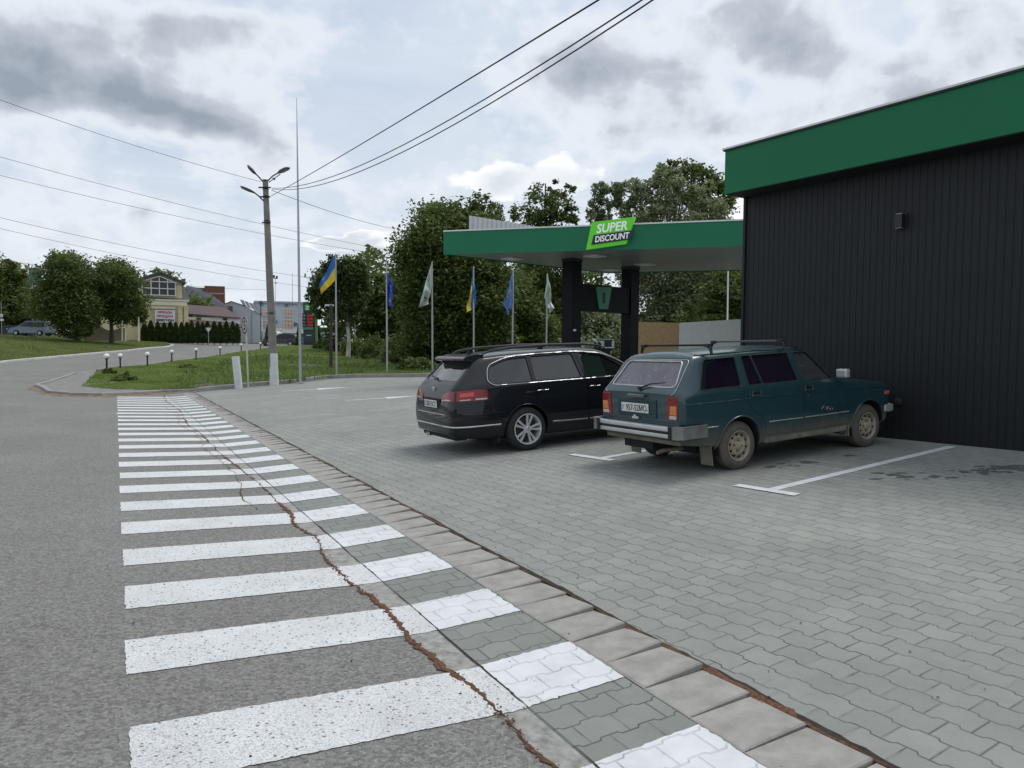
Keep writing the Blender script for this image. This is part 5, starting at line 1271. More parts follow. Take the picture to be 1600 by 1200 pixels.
T('willow_tree', 'broad grey green willow rising behind the roof sign', 1050, 580, 60, [(1060, 330, 60, 52), (1000, 330, 44, 54), (1040, 290, 40, 34), (975, 300, 30, 30), (1100, 345, 36, 48), (1060, 400, 90, 60), (1020, 470, 90, 60), (1090, 480, 70, 60), (985, 400, 40, 60)], 'willow', .15, 40000, .4, per=60, hang=.45, clump=.15, core=.25, limbs=30)
T('back_tree', 'dark green tree behind the willow with its top above it', 1075, 582, 72, [(1075, 290, 48, 34), (1110, 310, 34, 36), (1040, 275, 26, 18), (1120, 420, 60, 60)], 'mid', .2, 12000, .3, per=40)
T('dark_back_tree', 'dark tree behind the thin white pole next to the shop', 1140, 580, 52, [(1140, 460, 44, 50), (1110, 500, 50, 40), (1170, 480, 40, 60)], 'dark', .17, 9000, .22, per=44, core=.2)
T('island_tree', 'pale green shrubby tree seen between the canopy columns', 945, 578, 44, [(945, 530, 44, 44), (920, 500, 30, 30)], 'willow', .12, 8000, .12, per=40)
T('side_tree', 'dark bushy tree behind the fourth and fifth flagpoles', 800, 582, 50, [(800, 490, 50, 70), (770, 540, 46, 46), (840, 530, 44, 50)], 'mid', .16, 16000, .2, per=40)
BU = [(560, 556, 62, 26, 22, 'leafy bush under the birch, left end of the bushes'), (592, 566, 56, 34, 28, 'leafy bush between second flagpole and birch'), (628, 574, 48, 34, 30, 'leafy bush at the foot of the big dark tree'), (532, 549, 70, 20, 16, 'small dark bush right of the dark post'), (505, 545, 74, 14, 13, 'small dark bush just right of the price sign'),
      (905, 585, 40, 46, 46, 'pale bush behind the left black column'), (655, 586, 39, 30, 20, 'low dark bush beside the third flagpole')]
for i, (px, py, D, rx, rz, lab) in enumerate(BU):
    s = D / F; p = onG(px, D); bush('bush', lab, p, rx * s, rx * s * .8, rz * s * (1.2 if i < 3 else 1), LF[['lime', 'mid', 'mid', 'mid', 'dark', 'willow', 'dark'][i]], .12, 2600, 'bushes along the back of the lawn', 'bush', M_bark)
for i, (px, D, r, h, lab) in enumerate(((193, 33.5, .55, .28, 'dark leafy weed clump near the tip of the lawn'), (172, 36.5, .3, .25, 'weed clump at the foot of the nearest bollard'), (292, 40, .5, .2, 'low weed clump with white blossoms in the lawn middle'))):
    p = onG(px, D); p.z += .08; bush('weed_clump', lab, p, r, r * .8, h, LF['mid'], .06, 900, 'weeds in the lawn', 'weed', M_bark)
for i, (px, D, w, h) in enumerate(((740, 95, 130, 60), (900, 90, 140, 60), (1080, 95, 160, 60), (620, 110, 90, 50))):
    pass
mbw = []
k = 26000; X = rng.uniform(-18, 38, k); Y = 72 + rng.normal(0, 2.0, k); hmax = 7 + 2.2 * np.sin(X * .35) + 1.3 * np.sin(X * .9 + 1)
Z = rng.uniform(0, 1, k) ** .8 * hmax; o = leaf_mesh('distant_wood', np.c_[X, Y, Z + .5], .30, LF['dark'], None); tag(o, 'dark wood closing the view behind the canopy and trees', 'wood', kind='stuff')
k = 16000; X = rng.uniform(-110, -48, k); Y = 118 + rng.normal(0, 2.5, k); hmax = 8 + 2 * np.sin(X * .3) + 1.3 * np.sin(X * .8 + 1)
Z = rng.uniform(0, 1, k) ** .8 * hmax; o = leaf_mesh('distant_wood', np.c_[X, Y, Z + 3], .42, LF['mid'], None); tag(o, 'green wooded slope behind the verge at the far left', 'wood', kind='stuff')
# ------------------------------------------------------------ the two parked estate cars
def pchip(xs, ys, x):
    xs = np.array(xs, float); ys = np.array(ys, float); h = np.diff(xs); d = np.diff(ys) / h; m = np.zeros(len(xs))
    m[0], m[-1] = d[0], d[-1]
    for i in range(1, len(xs) - 1):
        if d[i - 1] * d[i] > 0: w1 = 2 * h[i] + h[i - 1]; w2 = h[i] + 2 * h[i - 1]; m[i] = (w1 + w2) / (w1 / d[i - 1] + w2 / d[i])
    i = np.clip(np.searchsorted(xs, x) - 1, 0, len(h) - 1); t = (x - xs[i]) / h[i]
    return (2 * t ** 3 - 3 * t ** 2 + 1) * ys[i] + (t ** 3 - 2 * t ** 2 + t) * h[i] * m[i] + (-2 * t ** 3 + 3 * t ** 2) * ys[i + 1] + (t ** 3 - t ** 2) * h[i] * m[i + 1]
def section(k, rad, crown):
    zb, wb, zm, wm, zc, wc, zr, wr, zt = k
    P = [(0, zb), (wb, zb), (wm, zm), (wc, zc), (wr, zr)]; P = [Vector(p) for p in P]; out = []
    def rnd(a, p, b, r, n=5):
        u = (a - p); v = (b - p); r = min(r, u.length * .45, v.length * .45); u = u.normalized() * r; v = v.normalized() * r
        return [(p + u) * (1 - t) ** 2 + p * 2 * t * (1 - t) + (p + v) * t ** 2 for t in np.linspace(0, 1, n)]
    end = Vector((0, zt)); roofc = Vector((wr * .5, zt - (zt - zr) * .22))
    segs = [[P[0]]] + [rnd(P[i - 1], P[i], P[i + 1] if i < 4 else roofc, rad[i - 1], 5) for i in range(1, 5)]
    pts = []; cnt = [3, 4, 5, 9]
    for i, sg in enumerate(segs):
        if i:
            a = pts[-1]; b = sg[0]; n = cnt[i - 1]
            for q in range(1, n): pts.append(a + (b - a) * q / n)
        pts += sg
    a = pts[-1]
    for q in range(1, 9):                    # crowned roof or bonnet
        t = q / 8; pts.append(Vector((a.x * (1 - t), a.y + (zt - a.y) * (1 - (1 - t) ** 2.2))))
    return pts
def hull(keys, rad, inset=0.0, dx=.04, bulge=0.0):
    ks = sorted(keys); xs = [k for k in ks]; cols = list(zip(*[keys[k] for k in ks]))
    X = sorted(set([round(v, 4) for v in np.arange(xs[0], xs[-1], dx)] + xs + [xs[0] + .012, xs[-1] - .012]))
    vs = []; N = None
    for x in X:
        k = [float(pchip(xs, c, x)) for c in cols]
        if inset:
            k[0] += inset; k[1] -= inset; k[3] -= inset; k[5] -= inset; k[7] -= inset; k[6] -= inset; k[8] -= inset; k[4] -= inset * .3
        r = section(k, rad, 0); half = [(p.x, p.y) for p in r]
        ring = half + [(-a, b) for a, b in half[-2:0:-1]]; N = len(ring)
        xx = x + (inset if x <= xs[0] + .02 else (-inset if x >= xs[-1] - .02 else 0))
        vs += [(xx, -a, b) for a, b in ring]
    fs = [(i * N + j, i * N + (j + 1) % N, (i + 1) * N + (j + 1) % N, (i + 1) * N + j) for i in range(len(X) - 1) for j in range(N)]
    for base, sgn in ((0, 1), ((len(X) - 1) * N, -1)):     # caps as strips left-right
        h = N // 2
        for j in range(h):
            a, b, c, d = base + j, base + j + 1, base + (N - j - 1) % N, base + (N - j) % N
            q = [a, b, c, d]; u = []
            for t in q:
                if t not in u: u.append(t)
            if len(u) > 2: fs.append(tuple(u))
    mb = MB(); mb.add(vs, fs); me = mb.mesh('hull'); return me
def bool_mesh(me, cutters, op='DIFFERENCE'):
    o = bpy.data.objects.new('b', me.copy()); COL.objects.link(o); cs = []
    for c in cutters:
        q = bpy.data.objects.new('c', c); COL.objects.link(q); cs.append(q)
        md = o.modifiers.new('m', 'BOOLEAN'); md.operation = op; md.object = q; md.solver = 'EXACT'
    dg = bpy.context.evaluated_depsgraph_get(); dg.update()
    r = bpy.data.meshes.new_from_object(o.evaluated_get(dg))
    bpy.data.objects.remove(o); [bpy.data.objects.remove(q) for q in cs]
    return r
def rpoly(P, r=.03, n=4):
    """polygon with rounded corners"""
    out = []; P = [Vector(p) for p in P]; k = len(P)
    for i in range(k):
        a, p, b = P[i - 1], P[i], P[(i + 1) % k]; rr_ = r[i] if isinstance(r, (list, tuple)) else r
        u = (a - p); v = (b - p); q = min(rr_, u.length * .45, v.length * .45); u = u.normalized() * q; v = v.normalized() * q
        for t in np.linspace(0, 1, n): w = (p + u) * (1 - t) ** 2 + p * 2 * t * (1 - t) + (p + v) * t ** 2; out.append((w.x, w.y))
    return out
def grow(P, e):
    c = Vector((0, 0)); P = [Vector(p) for p in P]; n = len(P); ar = sum(P[i].x * P[(i + 1) % n].y - P[(i + 1) % n].x * P[i].y for i in range(n)); s = 1 if ar > 0 else -1; out = []
    for i in range(n):
        a, p, b = P[i - 1], P[i], P[(i + 1) % n]; d1 = (p - a); d2 = (b - p)
        if d1.length < 1e-6: d1 = d2
        if d2.length < 1e-6: d2 = d1
        n1 = Vector((d1.y, -d1.x)).normalized() * s; n2 = Vector((d2.y, -d2.x)).normalized() * s; m = (n1 + n2)
        m = m.normalized() if m.length > 1e-6 else n1; out.append(p + m * (e / max(.5, m.dot(n1))))
    return [(q.x, q.y) for q in out]
def side_cut(P, y0, y1, sides=(-1, 1)):
    mb = MB()
    for s in sides: mb.prism(P, s * y0, s * y1, 'XZ')
    return mb.mesh('cut')
def clipw(me, fx):
    """keep faces by centre test"""
    bm = bmesh.new(); bm.from_mesh(me); bmesh.ops.delete(bm, geom=[f for f in bm.faces if not fx(f.calc_center_median())], context='FACES'); bm.to_mesh(me); bm.free(); return me

class Car:
    def __init__(s, name, label, M, keys, rad, paint, inset=.014):
        s.root = empty(name, mat=M); tag(s.root, label, 'car'); s.hull = hull(keys, rad); s.inner = hull(keys, rad, inset); s.paint = paint
        bm = bmesh.new(); bm.from_mesh(s.hull); s.bvh = BVHTree.FromBMesh(bm); bm.free()
        s.doors = []; s.wins = []
    def surf(s, x, z, side=-1, off=0.0):
        h = s.bvh.ray_cast(Vector((x, side * 2, z)), Vector((0, -side, 0)))
        if h[0] is None: return Vector((x, side * .7, z))
        return h[0] + h[1] * off
    def rear(s, y, z, off=0.0, front=False):
        h = s.bvh.ray_cast(Vector((6 if front else -4, y, z)), Vector((-1 if front else 1, 0, 0)))
        if h[0] is None: return Vector((-1, y, z))
        return h[0] + h[1] * off
    def line(s, P, r, mat, name, side=-1, off=0.0, closed=False, parent=None, fn=None, step=.05, flat=None):
        pts = dens(P, step, closed=closed); 
        if closed: pts = pts + [pts[0]]
        f = fn or (lambda a, b: s.surf(a, b, side, off))
        mb = MB(); mb.tube([f(p.x, p.y) for p in pts], r, 6); return mb.build(name, mat, parent or s.root, smooth=60)
    def wheel(s, x, y, R_, w, kind, tyre, rimm):
        o = empty('wheel', (x, y, R_)); o.parent = s.root; sd = -1 if y < 0 else 1
        if sd > 0: o.rotation_euler = (0, 0, math.pi)
        rr_ = {'steel': .178, 'alloy': .228}[kind]; h = w / 2
        mb = MB(); prof = [(rr_ - .01, -h + .012), (rr_ + .01, -h), (rr_ + (R_ - rr_) * .5, -h - .006), (R_ - .025, -h + .008), (R_ - .004, -h + .03)]
        for g_ in (-.035, 0, .035): prof += [(R_, g_ - .012), (R_ - .007, g_ - .010), (R_ - .007, g_ + .004), (R_, g_ + .006)]
        prof += [(R_ - .004, h - .03), (R_ - .025, h - .008), (rr_ + .01, h), (rr_ - .01, h - .012)]
        mb.lathe(prof, 48, 'Y'); mb.build('tyre', tyre, o, smooth=40)
        mb = MB()
        if kind == 'steel':
            mb.lathe([(rr_ + .006, -h - .002), (rr_ - .004, -h - .004), (rr_ - .012, -h + .012), (rr_ - .02, -h + .045), (rr_ - .035, -h + .050), (.125, -h + .020), (.10, -h + .012), (.075, -h + .028), (.055, -h + .030), (.040, -h + .006), (.030, -h - .002), (0, -h - .004)], 48, 'Y')
            mb.lathe([(rr_ + .002, h - .01), (rr_ - .02, h - .02), (rr_ - .03, -h + .06)], 32, 'Y'); rim = mb.build('rim', rimm, o, smooth=50)
            for k in range(10):
                a = 2 * math.pi * (k + .3) / 10; m2 = MB(); m2.M = Matrix.Rotation(a, 4, 'Y') @ Matrix.Translation((.131, -h + .0205, 0)) @ Matrix.Rotation(R(-52) * 0, 4, 'Z'); m2.lathe([(0, -.006), (.015, -.005), (.017, .012), (0, .012)], 12, 'Y')
                m2.build('vent_hole', M_blackm, rim)
            for k in range(4):
                a = 2 * math.pi * (k + .1) / 4; m2 = MB(); m2.M = Matrix.Rotation(a, 4, 'Y') @ Matrix.Translation((.062, -h + .018, 0)); m2.lathe([(0, -.012), (.009, -.010), (.010, .01), (0, .01)], 6, 'Y'); m2.build('wheel_bolt', simple('rusty_bolt', (.16, .10, .06), .8), rim)
        else:
            mb.lathe([(rr_ + .004, -h - .004), (rr_ - .010, -h - .006), (rr_ - .018, -h + .006), (rr_ - .022, h - .02)], 56, 'Y')
            mb.lathe([(0, -h + .005), (.026, -h + .006), (.034, -h + .014), (.058, -h + .016), (.064, -h + .045), (0, -h + .045)], 24, 'Y')
            for k in range(10):
                a = 2 * math.pi * (k // 2) / 5 + (.20 if k % 2 else -.20) + .1; c, s2 = math.cos(a), math.sin(a)
                a0 = a + (-.0 if k % 2 else .0)
                for j in range(1):
                    p0 = Vector((.045 * math.cos(a0), -h + .020, .045 * math.sin(a0))); p1 = Vector(((rr_ - .012) * math.cos(a), -h + .004, (rr_ - .012) * math.sin(a))); d_ = (p1 - p0).normalized(); nn_ = Vector((-d_.z, 0, d_.x)).normalized()
                    vs = []
                    for p, wv, dp in ((p0, .011, .02), (p1, .019, .028)):
                        vs += [p - nn_ * wv, p + nn_ * wv, p + nn_ * wv + Vector((0, dp, 0)), p - nn_ * wv + Vector((0, dp, 0))]
                    mb.add([tuple(v) for v in vs], [(0, 1, 2, 3), (7, 6, 5, 4), (0, 4, 5, 1), (1, 5, 6, 2), (2, 6, 7, 3), (3, 7, 4, 0)])
            rim = mb.build('rim', rimm, o, smooth=35)
            m2 = MB(); m2.lathe([(0, h - .05), (.17, h - .05), (.17, -h + .075), (.06, -h + .07), (0, -h + .07)], 32, 'Y'); m2.build('brake_disc', simple('brake_dark', (.05, .05, .05), .5, metal=.5), o, smooth=40)
            m2 = MB(); m2.lathe([(0, -h + .0), (.024, -h + .001), (.025, -h + .008)], 20, 'Y'); m2.build('hub_cap', M_steel, rim)
        return o

def lotM(right_contact, dirv, outer):
    """car matrix: origin on the lot below the rear axle, x forward, z normal to the lot"""
    nrm = Vector((-GX, -GY, 1)).normalized(); x = Vector((dirv.x, dirv.y, GX * dirv.x + GY * dirv.y)).normalized(); y = nrm.cross(x).normalized()
    m = Matrix((x, y, nrm)).transposed().to_4x4(); m.translation = Vector(right_contact) + y * outer; return m
def dirty_paint(name, col, dust, z0, z1, rough=.3, amt=1.0, coat=.6):
    m, nt, b = newmat(name); g = NT(nt); v = g.coord(); z = g.sep(v)[2]
    n = g.noise(v, 4, 6, .65); n2 = g.noise(g.map(v, (5, 5, 1.2)), 5, 5, .7); n3 = g.noise(v, 60, 4, .7)
    f = g.m('ADD', g.fr(z, z0, z1, 1, 0), g.m('MULTIPLY', g.m('SUBTRACT', g.m('ADD', g.m('MULTIPLY', n, .5), g.m('MULTIPLY', n2, .5)), .5), 1.5))
    f = g.m('MULTIPLY', g.fr(f, .25, .85), amt)
    f = g.m('MAXIMUM', f, g.m('MULTIPLY', g.fr(n, .3, .8), .10))
    f = g.m('MULTIPLY', f, g.fr(n3, .1, .5, .75, 1))
    nt.links.new(g.mix(f, col, dust), b.inputs['Base Color']); nt.links.new(g.fr(f, 0, .6, rough, .9), b.inputs['Roughness'])
    nt.links.new(g.fr(f, 0, .4, coat, 0), b.inputs['Coat Weight']); b.inputs['Coat Roughness'].default_value = .06
    return m
def car_glass(name, tint, rough=.04, dirt=0.0, spec=.6):
    m, nt, b = newmat(name); g = NT(nt); v = g.coord(); b.inputs['Roughness'].default_value = rough; b.inputs['Specular IOR Level'].default_value = spec
    b.inputs['Coat Weight'].default_value = .5; b.inputs['Coat Roughness'].default_value = .03
    if dirt:
        n = g.noise(v, 9, 5, .7); spots = g.m('MULTIPLY', g.fr(g.noise(g.map(v, (1, 16, 34)), 1.6, 3, .6), .62, .70), g.fr(g.noise(v, 5, 3, .6), .42, .62))
        f = g.m('ADD', g.m('MULTIPLY', g.fr(n, .3, .8), dirt * .25), g.m('MULTIPLY', spots, dirt))
        nt.links.new(g.mix(f, tint, (.42, .38, .44)), b.inputs['Base Color']); nt.links.new(g.fr(f, 0, .5, rough, .6), b.inputs['Roughness'])
    else: b.inputs['Base Color'].default_value = (*tint, 1)
    return m
M_tred = simple('tail_red', (.22, .008, .010), .22, coat=.3); M_tor = simple('tail_orange', (.62, .19, .03), .2, coat=.5); M_twh = simple('tail_white', (.50, .48, .46), .25, coat=.5)
M_plate = simple('plate_white', (.62, .63, .60), .5, var=.12, vscale=9); M_ink = simple('plate_ink', (.02, .02, .025), .6); M_rub = simple('rubber', (.018, .018, .018), .8)
M_alu = simple('aluminium_trim', (.56, .57, .56), .38, metal=.55, var=.15, vscale=4)
M_tyd = simple('dusty_tyre', (.105, .098, .082), .95, var=.25, vscale=9, bump=.3); M_tyk = simple('tyre_black', (.022, .022, .023), .85, var=.2, vscale=8)
def build_body(c, arches, doors, wins, rearwin, frontwin, gate, glassm, gap=.004, dy=(.42, 1.1), arch_r=.34, arch_y=(.45, 1.2), glass_rear=None):
    """arches [(x,z,r)], doors {label: poly xz}, wins [poly xz]"""
    mb = MB()
    for (x, z, r) in arches:
        for s in (-1, 1):
            P = [(x + r * math.cos(t), z + r * math.sin(t)) for t in np.linspace(0, 2 * math.pi, 41)[:-1]]
            P = [(a, max(b, -.2)) if b > z else (x + (a - x), b) for a, b in P]; mb.prism(P, s * arch_y[0], s * arch_y[1])
    arch = mb.mesh('a')
    base = bool_mesh(c.hull, [arch]); inner = bool_mesh(c.inner, [arch])
    mb = MB()
    for P in wins:
        for s in (-1, 1): mb.prism(P, s * .30, s * 1.2)
    wcut = mb.mesh('w')
    endc = []
    if rearwin: endc.append(MB().prism(rearwin[0], rearwin[1], rearwin[2], 'YZ').mesh('r'))
    if frontwin: endc.append(MB().prism(frontwin[0], frontwin[1], frontwin[2], 'YZ').mesh('f'))
    dmb = MB()
    for P in doors:
        for s in (-1, 1): dmb.prism(P, s * dy[0], s * dy[1])
    dcut = dmb.mesh('d')
    body = bool_mesh(base, [dcut])
    gm = None
    if gate:
        gcut = MB().prism(gate[0], gate[1], gate[2], 'YZ').mesh('g'); body = bool_mesh(body, [gcut])
    body = bool_mesh(body, [wcut] + endc)
    bo = mk('body', body, c.paint, c.root, smooth=28)
    dobjs = []
    for P in doors:
        for s in (-1, 1):
            cut = MB().prism(grow(P, -gap), s * (dy[0] + .004), s * (dy[1] - .01)).mesh('d')
            me = bool_mesh(base, [cut], 'INTERSECT'); me = bool_mesh(me, [wcut]); d = mk('door', me, c.paint, c.root, smooth=28); dobjs.append((s, d))
    if gate:
        cut = MB().prism(grow(gate[0], -gap), gate[1] - .01, gate[2] - .006, 'YZ').mesh('g'); me = bool_mesh(base, [cut], 'INTERSECT'); me = bool_mesh(me, endc[:1]); gm = mk('tailgate', me, c.paint, c.root, smooth=28)
    for k_, P in enumerate(wins):
        for s in (-1, 1):
            me = bool_mesh(inner, [MB().prism(grow(P, -.002), s * .303, s * 1.19).mesh('p')], 'INTERSECT'); mk('window', me, (c.front_glass if getattr(c, 'front_glass', None) and k_ == len(wins) - 1 else glassm), c.root, smooth=28)
    if rearwin:
        me = bool_mesh(inner, [MB().prism(grow(rearwin[0], -.002), rearwin[1], rearwin[2] - .003, 'YZ').mesh('p')], 'INTERSECT'); c.rw = mk('rear_window', me, glass_rear or glassm, c.root, smooth=28)
    if frontwin:
        me = bool_mesh(inner, [MB().prism(grow(frontwin[0], -.002), frontwin[1] + .003, frontwin[2], 'YZ').mesh('p')], 'INTERSECT'); mk('windshield', me, glassm, c.root, smooth=28)
    # dark wheel housings
    for (x, z, r) in arches:
        for s in (-1, 1):
            mb = MB(); mb.M = Matrix.Translation((x, s * .60, z)); mb.lathe([(r - .006, -.16), (r - .006, .13)], 40, 'Y', close=False); me = mb.mesh('wheel_housing'); clipw(me, lambda p: p.z > z - .10); mk('wheel_housing', me, M_blackm, c.root)
    return bo, dobjs, gm

# ---------------- teal boxy estate
wr_, wf_ = G(1157, 734), G(1355, 699); dv = (Vector(wf_[:2]) - Vector(wr_[:2])).normalized()
LM = lotM(wr_, dv, .76) @ Matrix.Diagonal((1, .98, 1, 1))
K = {-.905: (.46, .66, .62, .735, .90, .715, .955, .685, .965), -.885: (.42, .70, .62, .765, .905, .75, .985, .700, .995), -.84: (.38, .73, .62, .785, .92, .768, 1.03, .690, 1.045), -.60: (.34, .75, .62, .80, .945, .782, 1.325, .615, 1.355),
     -.54: (.33, .75, .62, .802, .95, .784, 1.375, .60, 1.41), -.42: (.31, .755, .62, .805, .955, .785, 1.392, .602, 1.438), .4: (.27, .76, .60, .81, .965, .79, 1.402, .61, 1.452), 1.15: (.27, .76, .60, .81, .96, .79, 1.395, .605, 1.445),
     1.40: (.27, .76, .60, .81, .955, .785, 1.355, .59, 1.405), 1.48: (.27, .76, .60, .81, .952, .783, 1.30, .60, 1.345), 1.84: (.27, .76, .60, .805, .935, .775, .985, .70, 1.005), 1.95: (.28, .76, .60, .80, .925, .772, .957, .71, .978),
     2.76: (.30, .75, .60, .79, .845, .755, .870, .70, .895), 2.87: (.33, .73, .60, .775, .825, .74, .845, .69, .865), 2.905: (.38, .68, .60, .74, .80, .71, .81, .66, .825)}
teal = dirty_paint('teal_paint', (.008, .044, .053), (.125, .115, .090), .30, .64, rough=.30, amt=.85, coat=.55)
lada = Car('teal_estate_car', 'dusty dark teal boxy estate car with roof bars, parked nearest the shop wall', LM, K, (.05, .10, .03, .055), teal)
arL = [(0, .30, .345), (2.424, .30, .345)]
rdoor = rpoly([(.13, .955), (.13, .80), (.20, .70), (.34, .62), (.42, .50), (.46, .365), (1.10, .36), (1.10, .955), (1.065, 1.375), (.165, 1.375)], .02)
fdoor = rpoly([(1.112, .36), (2.02, .365), (2.02, .50), (1.97, .62), (1.90, .70), (1.84, .93), (1.47, 1.345), (1.42, 1.37), (1.08, 1.375), (1.112, .955)], .02)
w_q = rpoly([(-.60, .995), (.045, 1.0), (.085, 1.345), (-.42, 1.335)], [.03, .03, .03, .05])
w_r1 = rpoly([(.17, 1.0), (.40, 1.0), (.34, 1.35), (.19, 1.35)], .015); w_r2 = rpoly([(.42, 1.0), (1.04, 1.0), (1.01, 1.35), (.36, 1.35)], .02)
w_f = rpoly([(1.14, 1.0), (1.75, .985), (1.42, 1.345), (1.115, 1.35)], .02)
rw = (rpoly([(-.60, 1.035), (.60, 1.035), (.50, 1.325), (-.50, 1.325)], .05, 6), -1.3, -.50)
fw = (rpoly([(-.62, 1.03), (.62, 1.03), (.52, 1.33), (-.52, 1.33)], .05), 1.30, 2.4)
gate = (rpoly([(-.645, .63), (.645, .63), (.668, .97), (.575, 1.362), (-.575, 1.362), (-.668, .97)], .03), -1.3, -.535)
M_lgl = car_glass('lada_side_glass', (.008, .005, .013), .04, .03, .35); M_lrg = car_glass('lada_rear_glass', (.050, .042, .060), .10, .8, .6)
lada.front_glass = car_glass('lada_front_glass', (.030, .036, .034), .06, .25, .5)
body, dob, gt = build_body(lada, arL, [rdoor, fdoor], [w_q, w_r1, w_r2, w_f], rw, fw, gate, M_lgl, dy=(.44, 1.1), glass_rear=M_lrg)
M_lrim = simple('beige_rim', (.33, .29, .215), .75, var=.35, vscale=9, bump=.3)
for x in (0, 2.424):
    for y in (-.682, .682): lada.wheel(x, y, .290, .165, 'steel', M_tyd, M_lrim)
# flared arch lips
M_dust = simple('dusty_sill', (.17, .155, .12), .9, var=.35, vscale=5, bump=.3)
for x, z, r in arL:
    for s in (-1, 1):
        t = np.linspace(-.12, math.pi + .15, 30); P = [(x + (r + .004) * math.cos(a), z + (r + .004) * math.sin(a)) for a in t]
        mb = MB(); mb.tube([lada.surf(a, max(b, .28), s, .001) + Vector((0, s * .003, 0)) for a, b in P], .013, 6); mb.build('arch_lip', teal, lada.root, smooth=60)
# bright waist line, lower strip, drip rail, sills
for s in (-1, 1):
    lada.line([(-.84, .845), (1.05, .843)], .0045, teal, 'waist_crease', s, .003); lada.line([(1.13, .843), (2.95, .79)], .0045, teal, 'waist_crease', s, .003)
    lada.line([(-.80, .565), (-.37, .56)], .007, M_alu, 'lower_strip', s, .003); lada.line([(.48, .535), (1.09, .53)], .007, M_alu, 'lower_strip', s, .003); lada.line([(1.13, .53), (2.0, .53)], .007, M_alu, 'lower_strip', s, .003)
    lada.line([(-.50, 1.385), (.4, 1.398), (1.15, 1.39), (1.40, 1.352)], .010, teal, 'drip_rail', s, .004)
    lada.line([(1.40, 1.352), (1.80, .99)], .009, M_rub, 'pillar_seal', s, .004)
    for P in (w_q, w_f): lada.line(P, .006, M_rub, 'window_seal', s, -.001, True)
    for P in (w_r1, w_r2): lada.line(P, .005, M_rub, 'window_seal', s, -.001, True)
    MB().box((1.21, s * .745, .31), (1.55, .05, .085)).build('sill', M_dust, lada.root, bevel=.015)
lada.line(rw[0], .009, M_alu, 'window_seal', closed=True, fn=lambda y, z: lada.rear(y, z, .000))
lada.line(rpoly([(-.655, .955), (-.59, 1.34), (.59, 1.34), (.655, .955)][::-1], .05), .004, M_alu, 'gate_trim', closed=False, fn=lambda y, z: lada.rear(y, z, .004))
# handles
for s, d in dob:
    cx = np.mean([v.co.x for v in d.data.vertices]); x0 = .27 if cx < 1.1 else 1.21; p = lada.surf(x0, .895, s)
    m = MB(); m.box((x0, p.y + s * .004, .895), (.155, .012, .062)); h = m.build('handle', M_black, d, bevel=.004)
    m = MB()
    for e in (-.072, .072): m.box((x0 + e, p.y + s * .012, .895), (.010, .012, .062))
    m.box((x0, p.y + s * .014, .872), (.14, .010, .010)); m.build('handle_trim', M_chrome, h)
    if cx > 1.1: m = MB(); m.M = Matrix.Translation((1.20, p.y + s * .0, .80)); m.lathe([(0, -.006), (.012, -.006), (.012, .006), (0, .006)], 12, 'Y'); m.build('lock', M_chrome, d)
# floral sticker on the front door
st = [(1.44 + i * .021 + .01 * math.sin(i * 5.1), .625 + .016 * math.sin(i * 3.7) - .002 * i) for i in range(11)]; mb = MB()
for i, (x, z) in enumerate(st): q = lada.surf(x, z, -1, .001); mb.M = Matrix.Translation(q) @ Matrix.Rotation(.4 * i, 4, 'Y'); mb.lathe([(0, -.0015), (.006 + .005 * (i % 3), -.001), (0, .001)], 6, 'Y')
[d for s, d in dob if s < 0 and np.mean([v.co.x for v in d.data.vertices]) > 1.1][0]; mb.build('sticker', simple('sticker', (.34, .20, .25), .6, var=.8, vscale=40), lada.root)
# tail lights
for s in (-1, 1):
    a = [(s * .525, .665), (s * .715, .665), (s * .712, .935), (s * .548, .935)]
    if s < 0: pass
    def tl(poly, nm, mat, par, d0=-.04, d1=.012):
        mb = MB(); P = [Vector(p) for p in poly]; n = len(P); vs = []
        for e in (d0, d1):
            for p in P: q = lada.rear(max(-.735, min(.735, p.x)), p.y, 0); vs.append((min(q.x, -.85) - e, p.x, p.y))
        mb.add(vs, [tuple(range(n)), tuple(range(2 * n - 1, n - 1, -1))] + [(i, i + n, (i + 1) % n + n, (i + 1) % n) for i in range(n)]); return mb.build(nm, mat, par, bevel=.005)
    hb = tl(a, 'tail_light', M_tred, lada.root); 
    tl([(s * .585, .725), (s * .700, .725), (s * .702, .83), (s * .600, .83)], 'turn_lens', M_tor, hb, .0, .018)
    tl([(s * .575, .678), (s * .698, .678), (s * .700, .718), (s * .585, .718)], 'reverse_lens', M_twh, hb, .0, .018)
# gate details: plate recess, plate, lock handle, wiper
xr = lada.rear(0, .8).x
M_trec = simple('plate_recess', (.012, .040, .048), .5, var=.3)
MB().box((xr - .004, .02, .775), (.02, .74, .22)).build('plate_recess', M_trec, gt, bevel=.008)
pl = MB().box((xr - .020, .04, .775), (.012, .52, .112)).build('license_plate', M_plate, lada.root, bevel=.003)
MB().box((xr - .016, .04, .775), (.010, .535, .126)).build('plate_frame', M_rub, lada.root)
PM = lambda y, z, x=xr - .0275: frameM((x, y, z), (0, -1, 0))
fit_text('957-52МО', .39, .078, PM(.01, .776), M_ink, 'plate_characters', pl, .001, bold=.005)
for y in (.275, .255): pass
MB().box((xr - .027, .268, .79), (.002, .022, .016)).build('plate_mark', simple('mark_blue', (.03, .06, .3), .6), pl); MB().box((xr - .027, .268, .772), (.002, .022, .014)).build('plate_mark', simple('mark_yellow', (.6, .5, .05), .6), pl)
for y in (.27, -.20):
    m = MB(); m.M = Matrix.Translation((xr - .028, y, .755)); m.lathe([(0, -.004), (.008, -.003), (.008, .003), (0, .004)], 8); m.build('screw', M_rub, pl)
